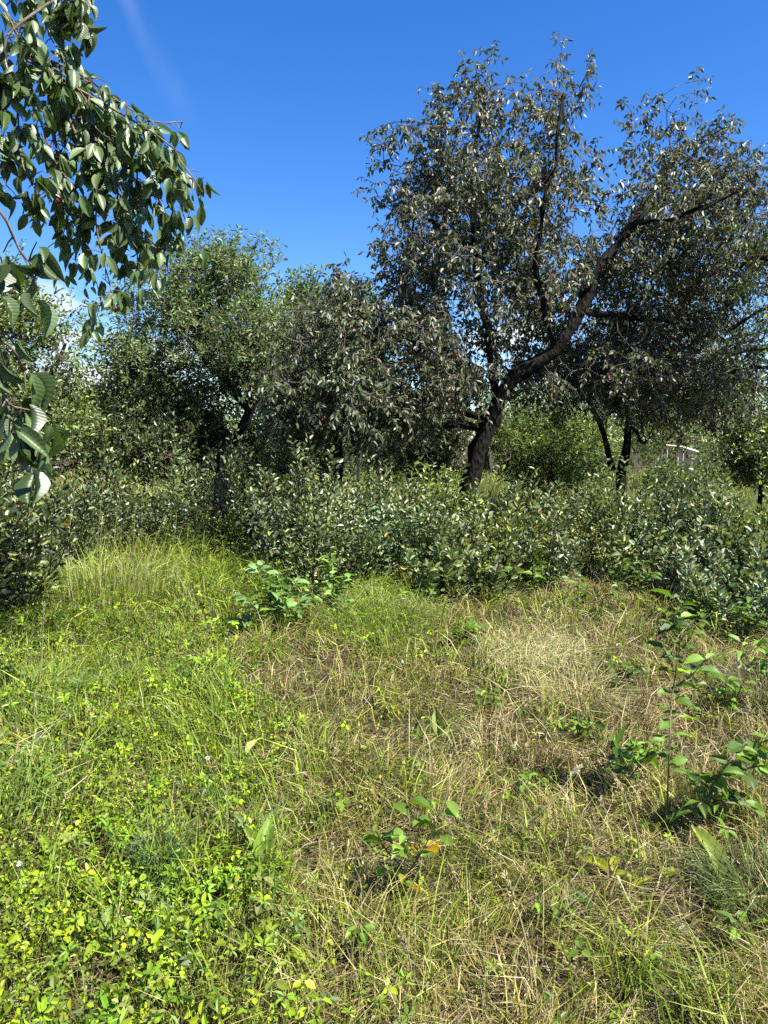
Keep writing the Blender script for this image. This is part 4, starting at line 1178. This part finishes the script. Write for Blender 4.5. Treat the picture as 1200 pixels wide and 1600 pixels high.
def field(n, y0, y1, p=1.5, side=1.0, slope=0.60):
    """points on the ground in front of the camera, thinning out with distance"""
    yy = np.linspace(y0, y1, 400)
    w = (slope * yy + side) / yy ** p
    c = np.cumsum(w); c /= c[-1]
    y = np.interp(rng.random(n), c, yy)
    x = (2 * rng.random(n) - 1) * (slope * y + side)
    return x, y


def greenness(x, y):
    xb = np.interp(y, [1.2, 2.0, 2.6, 3.7, 5.6, 8.0], [-0.10, -0.22, -0.32, -0.62, -0.95, -0.7])
    g = sstep(xb - x + 0.7 * (vnoise(x, y, 0.45, 1) - 0.5) + 0.35 * (vnoise(x, y, 0.16, 2) - .5), -0.22, 0.30)
    colm = np.exp(-((x + 0.02) / 0.38) ** 2) * sstep(y, 4.4, 5.2)
    return np.clip(np.maximum(g, 0.75 * colm), 0, 1)


def sel(x, y, pr):
    k = rng.random(len(x)) < pr
    return x[k], y[k]


def stuff(name, V, F, C, mat, label):
    o = link(name, mesh_data(name, V, F, col=C, mat=mat), kind='stuff')
    o['label'] = label
    o['category'] = 'grass' if 'grass' in name else 'ground cover'
    return o


PAL_STRAW = [(.42, .34, .16, 3), (.30, .225, .11, 3), (.54, .46, .27, 2), (.13, .09, .055, 3)]
PAL_OLIVE = [(.21, .215, .035, 3), (.30, .295, .06, 2.5), (.10, .115, .02, 2.6), (.40, .36, .12, 1.2)]
PAL_GRASS = [(.12, .18, .016, 3), (.20, .26, .022, 3), (.29, .34, .04, 1.6), (.055, .085, .014, 1.5)]
PAL_CLOVER = [(.15, .22, .012, 4), (.25, .33, .012, 3.4), (.08, .13, .012, 3), (.28, .37, .012, 1.2), (.18, .21, .05, 1.2)]

# matted dead blades lying on the soil
x, y = field(62000, 1.3, 10.5, 1.6)
x, y = sel(x, y, 1 - 0.55 * greenness(x, y))
n = len(x)
P = np.stack([x, y, height(x, y) + 0.005 + 0.045 * rng.random(n) ** 2], 1)
V, F = blades(P, (.05 + .13 * rng.random(n)) * (0.8 + y * .06), (.0022 + .0022 * rng.random(n)) * (0.7 + .2 * y), rng.random(n) * 6.283, 1.2 + 3.5 * rng.random(n), 0.6 * rng.random(n))
C = np.repeat(pick([(.26, .20, .10, 3), (.36, .28, .15, 2), (.10, .075, .045, 4), (.18, .18, .04, 4)], n), 5, 0)
stuff('dead_grass_mat', V, F, C, M_GRASS, 'matted dead straw lying on the soil between the plants')

# dry standing grass, mostly right
x, y = field(150000, 1.3, 10.5, 1.55)
g = greenness(x, y)
x, y = sel(x, y, (1 - 0.85 * g) * (0.08 + 0.92 * sstep(vnoise(x, y, 0.3, 5) * .6 + vnoise(x, y, .1, 51) * .4, 0.36, 0.62)))
n = len(x)
P = np.stack([x, y, height(x, y) - .005], 1)
az = vnoise(x, y, 0.5, 8) * 12.0 + 0.9 * rng.standard_normal(n)
V, F = blades(P, (.07 + .20 * rng.random(n) ** 1.5) * (0.8 + y * .06) * (0.45 + 1.2 * vnoise(x, y, 0.25, 31)), (.002 + .0022 * rng.random(n) ** 2) * (0.7 + .2 * y), az, 0.15 + 0.6 * rng.random(n), 0.3 + 1.0 * rng.random(n))
straw = rng.random(n) < 0.12 + 0.30 * sstep(x, -.3, .5) + 0.68 * sstep(vnoise(x, y, .5, 71) * .65 + vnoise(x, y, .16, 72) * .35, .42, .66)
C = np.repeat(np.where(straw[:, None], pick(PAL_STRAW, n), pick(PAL_OLIVE, n)), 5, 0)
stuff('dry_grass', V, F, C, M_GRASS, 'dry straw and olive grass covering the meadow right of the green patch')

# green grass
x, y = field(150000, 1.3, 11.0, 1.5)
g = greenness(x, y)
x, y = sel(x, y, np.clip(0.16 + 0.10 * (vnoise(x, y, .6, 81) > .5) + 0.65 * g * sstep(y, 2.4, 4.5) + 0.14 * g, 0, 1) * (0.1 + 0.9 * sstep(vnoise(x, y, 0.26, 6) * .7 + vnoise(x, y, .09, 61) * .3, 0.3, 0.65)))
n = len(x)
P = np.stack([x, y, height(x, y) - .005], 1)
az = 0.6 + vnoise(x, y, 0.6, 9) * 9.0 + 0.9 * rng.standard_normal(n)
V, F = blades(P, (.06 + .22 * rng.random(n) ** 1.5) * (0.8 + y * .09) * (0.5 + 1.0 * vnoise(x, y, 0.25, 32)), (.0026 + .0044 * rng.random(n) ** 2) * (0.7 + .2 * y), az, 0.1 + 0.5 * rng.random(n), 0.2 + 1.0 * rng.random(n))
C = np.repeat(pick(PAL_GRASS + [(.19, .22, .06, 2)], n), 5, 0)
stuff('green_grass', V, F, C, M_GRASS, 'fine green grass growing through the meadow')

# three-leaved ground cover on the left
x, y = field(50000, 1.3, 9.5, 1.6)
g = greenness(x, y)
x, y = sel(x, y, (0.05 + 0.95 * g ** 1.3) * (0.25 + 0.75 * sstep(vnoise(x, y, 0.2, 3) * .7 + vnoise(x, y, .08, 33) * .3, 0.3, 0.6)) * (1 - 0.6 * sstep(y, 5.0, 8.0)))
n = len(x)
Lp = (.010 + .020 * rng.random(n) ** 1.9) * (0.9 + 0.08 * y)
Pz = np.stack([x, y, height(x, y) + 0.03 + 0.13 * rng.random(n) * (0.6 + 0.8 * vnoise(x, y, .5, 4))], 1)
tilt = unit(np.array([0.15, -0.15, 1.0]) + 0.7 * rng.standard_normal((n, 3)))
ref = unit(np.cross(tilt, unit(rng.standard_normal((n, 3)))))
ref2 = np.cross(tilt, ref)
Ps, Ds, Ns, Lq, Wq, Cq = [], [], [], [], [], []
five = vnoise(x, y, .3, 41) + 0.25 * rng.standard_normal(n) > 0.62      # five-fingered kind in patches
c3 = pick(PAL_CLOVER, n, 0.2) * (0.75 + 0.5 * vnoise(x, y, .22, 42))[:, None]
c3[five] *= np.array([.8, .95, 1.5])
for a, only5 in ((0, 0), (2.0, 0), (-2.0, 0), (1.0, 1), (-1.0, 1)):
    k = five if only5 else np.ones(n, bool)
    D = ref[k] * math.cos(a) + ref2[k] * math.sin(a)
    Ps.append(Pz[k] + D * 0.004); Ds.append(unit(D + 0.2 * rng.standard_normal(D.shape))); Ns.append(unit(tilt[k] + 0.35 * rng.standard_normal(D.shape)))
    L3 = Lp[k] * (0.75 + .5 * rng.random(k.sum())) * np.where(five[k], 1.25, 1.0)
    Lq.append(L3); Wq.append(L3 * np.where(five[k], .42, .62 + .25 * rng.random(k.sum()))); Cq.append(c3[k] * (1 + .12 * rng.standard_normal((k.sum(), 1))))
V, F, C = bake(T_OVAL, np.vstack(Ps), np.vstack(Ds), np.vstack(Ns), np.concatenate(Lq), np.concatenate(Wq), np.vstack(Cq))
stuff('leafy_ground_cover', V, F, C, M_HERB, 'bright yellow green three leaved ground cover at lower left')
A = np.stack([x + .025 * rng.standard_normal(n), y + .025 * rng.standard_normal(n), height(x, y) - .005], 1)
near_k = (y < 3.2) & (rng.random(n) < .6)
tv, tf = short_tubes(A[near_k], None, Pz[near_k], np.full(near_k.sum(), .0012), np.full(near_k.sum(), .0008))
stuff('ground_cover_stems', tv, [tf], np.tile([.12, .12, .04], (len(tv), 1)), M_GRASS, 'thin stems of the three leaved ground cover')

# fine small-leaved herbs (bedstraw and the like)
x, y = field(110000, 1.3, 10.0, 1.5)
g = greenness(x, y)
x, y = sel(x, y, (0.12 + 0.6 * g) * sstep(vnoise(x, y, 0.4, 11), 0.35, 0.7))
n = len(x)
Lp = (.009 + .010 * rng.random(n)) * (0.7 + 0.16 * y)
P = np.stack([x, y, height(x, y) + 0.02 + 0.2 * rng.random(n) * (0.5 + vnoise(x, y, .35, 12))], 1)
V, F, C = bake(T_OVAL, P, unit(rng.standard_normal((n, 3)) + np.array([0, 0, .3])), unit(rng.standard_normal((n, 3)) * .6 + np.array([0, 0, .8])), Lp, Lp * .45, pick(PAL_CLOVER + PAL_GRASS, n))
stuff('small_herbs', V, F, C, M_HERB, 'fine small leaved green herbs woven through the grass')

# grey and brown leaf litter
x, y = field(5000, 1.3, 8.0, 1.5)
x, y = sel(x, y, (1 - 0.8 * greenness(x, y)) * sstep(vnoise(x, y, .3, 21), .35, .75))
n = len(x)
P = np.stack([x, y, height(x, y) + 0.01 + 0.03 * rng.random(n)], 1)
Lp = .02 + .03 * rng.random(n)
V, F, C = bake(T_OVAL, P, unit(rng.standard_normal((n, 3)) * np.array([1, 1, .3])), unit(rng.standard_normal((n, 3)) * .5 + np.array([0, 0, 1])), Lp, Lp * .5, pick([(.22, .19, .16, 3), (.12, .085, .055, 3), (.30, .27, .23, 1)], n))
stuff('leaf_litter', V, F, C, M_GRASS, 'grey and brown fallen leaves in the dry grass')

# tall meadow beyond the thicket
x, y = field(27000, 9.0, 34.0, 1.3, side=2.0)
n = len(x)
P = np.stack([x, y, height(x, y)], 1)
V, F = blades(P, .25 + .45 * rng.random(n), (.006 + .004 * rng.random(n)) * (0.4 + .07 * y), rng.random(n) * 6.28, .1 + .4 * rng.random(n), .2 + .9 * rng.random(n))
C = np.repeat(pick(PAL_GRASS + [(.22, .24, .08, 4), (.28, .25, .12, 2)], n), 5, 0)
stuff('far_meadow_grass', V, F, C, M_GRASS, 'tall sunlit meadow grass between the trees behind the thicket')


# ------------------------------------------------------------------ tussocks, stalks, flowers
def tussock(name, label, px, n, L, W, pal, spread, lean, curve, az0=None, az_s=1.0):
    g = ground_at(*px)
    a = rng.random(n) * 6.283; r = spread * np.sqrt(rng.random(n))
    P = np.stack([g[0] + r * np.cos(a), g[1] + r * np.sin(a), 0 * a], 1)
    P[:, 2] = height(P[:, 0], P[:, 1]) - .01
    az = a + .5 * rng.standard_normal(n) if az0 is None else az0 + az_s * rng.standard_normal(n)
    V, F = blades(P, L * (.55 + .6 * rng.random(n)), W * (.7 + .6 * rng.random(n)), az, lean * (.4 + 1.2 * rng.random(n)), curve * (.5 + rng.random(n)))
    o = link(name, mesh_data(name, V - g, F, col=np.repeat(pick(pal, n), 5, 0), mat=M_GRASS))
    o.location = g
    tag(o, label, 'grass tuft')
    o['kind'] = 'thing'
    return o


tussock('grass_tussock', 'pale straw tussock combed flat towards the right, below middle thicket', (815, 1045), 1100, .36, .0045, [(.42, .38, .20, 3), (.36, .34, .15, 2), (.30, .30, .10, 1.5)], .34, .9, 1.1, az0=0.5, az_s=1.0)
tussock('grass_tussock', 'smaller pale tussock between pale straw tussock and tall thin sapling', (905, 1100), 600, .32, .004, [(.34, .30, .15, 3), (.28, .27, .10, 2)], .20, .7, 1.0)
tussock('grass_tussock', 'lower green tussock of long arching blades at left edge', (15, 1290), 260, .46, .006, [(.11, .18, .03, 3), (.17, .24, .045, 2), (.24, .28, .08, 1), (.38, .33, .17, .7)], .26, .35, 1.0, az0=0.5, az_s=1.6)
tussock('grass_tussock', 'upper green tussock of arching blades at left edge', (25, 1130), 240, .42, .006, [(.12, .19, .03, 3), (.18, .25, .045, 2), (.36, .32, .16, .7)], .32, .3, .9)
tussock('grass_tussock', 'grey dry tussock with dark centre at right edge', (1190, 1100), 500, .40, .004, [(.20, .17, .10, 3), (.10, .10, .05, 3), (.28, .25, .15, 1)], .14, .5, .8)
tussock('grass_tussock', 'dark green grass clump at lower right edge', (1195, 1420), 420, .34, .004, [(.06, .10, .025, 3), (.10, .13, .04, 2)], .14, .5, .8)
tussock('grass_tussock', 'tall yellow green grass stand before left thicket', (160, 935), 700, .62, .006, [(.24, .28, .05, 3), (.16, .22, .04, 3), (.38, .34, .16, 1.4)], .70, .2, .7)
tussock('grass_tussock', 'light green grass strip in front of the middle thicket', (590, 985), 1000, .34, .004, [(.17, .24, .03, 3), (.20, .25, .06, 2), (.26, .25, .10, 1)], .50, .25, .8)
tussock('grass_tussock', 'tan dry grass hump under the right thicket', (925, 930), 500, .34, .006, [(.34, .28, .15, 3), (.26, .21, .10, 2)], .22, .5, .9)
tussock('grass_tussock', 'tan dry grass hump left of the young leafy shoot at right', (1065, 925), 420, .30, .006, [(.34, .27, .16, 3), (.26, .20, .11, 2)], .16, .5, .9)
tussock('grass_tussock', 'green blades tuft between bottom saplings and right clump', (985, 1530), 90, .30, .0045, PAL_GRASS, .07, .3, .9)
tussock('grass_tussock', 'green blades tuft left of bottom centre in the clover', (255, 1400), 70, .30, .0045, [(.05, .11, .04, 2), (.08, .15, .05, 1)], .05, .15, .4)


def stalk(label, px, top_px, head=0.09, pal=((.42, .36, .2),), dy=0.0, droop=0.05):
    g = ground_at(*px)
    tp = at(top_px[0], top_px[1], g[1] + dy)
    root = thing('grass_stalk', tuple(g), label, 'grass stalk')
    mid = 0.5 * (g + tp) + np.array([0.02 * rng.standard_normal(), 0.02 * rng.standard_normal(), 0.04 * np.linalg.norm(tp - g)])
    q = resample([g - [0, 0, .01], mid, tp], 0.04)
    q[-1, 2] -= droop * .2
    col = np.array(pal[rng.integers(len(pal))])
    V, F = tubes([(q, np.linspace(.0034, .0018, len(q)))], 4)
    link('stem', mesh_data('stem', V, F, col=np.tile(col * .8, (len(V), 1)), mat=M_GRASS), root)
    # spikelets along the top
    m = 46
    t = 1 - rng.random(m) * head / max(np.linalg.norm(tp - g), .05)
    i = np.clip((t * (len(q) - 1)), 0, len(q) - 1.001); k = i.astype(int); f = (i - k)[:, None]
    P = q[k] * (1 - f) + q[np.minimum(k + 1, len(q) - 1)] * f
    ax = unit(q[-1] - q[-2])
    D = unit(ax + .38 * rng.standard_normal((m, 3)))
    V, F, C = bake(T_OVAL, P, D, unit(rng.standard_normal((m, 3))), np.full(m, .022), np.full(m, .007), np.tile(col, (m, 1)) * (0.8 + .4 * rng.random((m, 1))))
    link('seed_head', mesh_data('seed_head', V, F, col=C, mat=M_GRASS), root)


STRAW = ((.42, .36, .20), (.36, .31, .17), (.48, .42, .27))
for lab, px, tp, hd in [
    ('tall dry stalk with thick bent seed head alone near left edge', (58, 1120), (68, 938), .16),
    ('leftmost thin dry stalk before the left thicket', (118, 960), (112, 795), .10),
    ('thin dry stalk leaning right, second of those before the left thicket', (150, 950), (163, 742), .10),
    ('thin dry stalk third of those before the left thicket', (158, 948), (160, 800), .10),
    ('thin dry stalk fourth of those before the left thicket', (180, 945), (184, 790), .09),
    ('dry stalk bending to the right over the green grass', (196, 940), (212, 785), .09),
    ('long stalk arching far right over the green grass by thicket', (215, 935), (258, 805), .08),
    ('short stalk beside the bushy left edge, leaning right', (35, 940), (70, 820), .08),
    ('dry stalk with heavy head leaning left near bottom, right of centre', (835, 1560), (790, 1365), .10),
    ('long thin stalk leaning left in the dry grass at right', (1000, 1345), (965, 1220), .06),
    ('upright pale stalk beside the low spreading sapling', (1160, 1230), (1168, 1090), .07),
    ('arching pale stalk rising right over the dry centre', (795, 1300), (905, 1195), .06),
    ('short pale stalk with broad head left of bottom centre', (628, 1590), (625, 1450), .07),
    ('pale feathery stalk by left end of the bluish clump', (318, 1010), (329, 972), .09),
    ('arched pale stalk lying under the bluish clump', (345, 1015), (385, 990), .10),
    ('thin upright stalk in dry grass below the dark gap', (893, 1010), (898, 890), .05),
    ('thin stalk standing in the dry grass right of centre', (775, 1210), (778, 1120), .05),
    ('straw stalk leaning right out of the clover', (300, 1275), (335, 1190), .05)]:
    stalk(lab, px, tp, hd, STRAW)


def clover_flower(label, px):
    g = ground_at(*px)
    root = thing('clover_flower', tuple(g), label, 'flower')
    h = 0.11 + 0.03 * rng.random()
    tp = g + np.array([.01 * rng.standard_normal(), .01 * rng.standard_normal(), h])
    V, F = tubes([(np.array([g - [0, 0, .01], .5 * (g + tp) + [.008, 0, 0], tp]), np.array([.0016, .0014, .0012]))], 4)
    link('stem', mesh_data('stem', V, F, mat=M_STEM), root)
    m = 40
    D = unit(rng.standard_normal((m, 3)) + np.array([0, 0, .4]))
    V, F, C = bake(T_OVAL, np.tile(tp, (m, 1)), D, unit(rng.standard_normal((m, 3))), np.full(m, .011), np.full(m, .005), np.ones((m, 3)))
    link('flower_head', mesh_data('flower_head', V, F, mat=M_PETAL), root)


for lab, px in [('white clover flower at upper left of the bright clover patch', (186, 1190)), ('white clover flower near the top of the clover patch', (258, 1150)), ('white clover flower at right side of the clover patch', (325, 1220)),
                ('white clover flower at lower left edge', (32, 1395)), ('white flower beside the light green grass strip', (632, 1065)), ('white flower at the top of the light green grass strip', (628, 965)),
                ('white flower left of the clump above the clover', (238, 1100))]:
    clover_flower(lab, px)
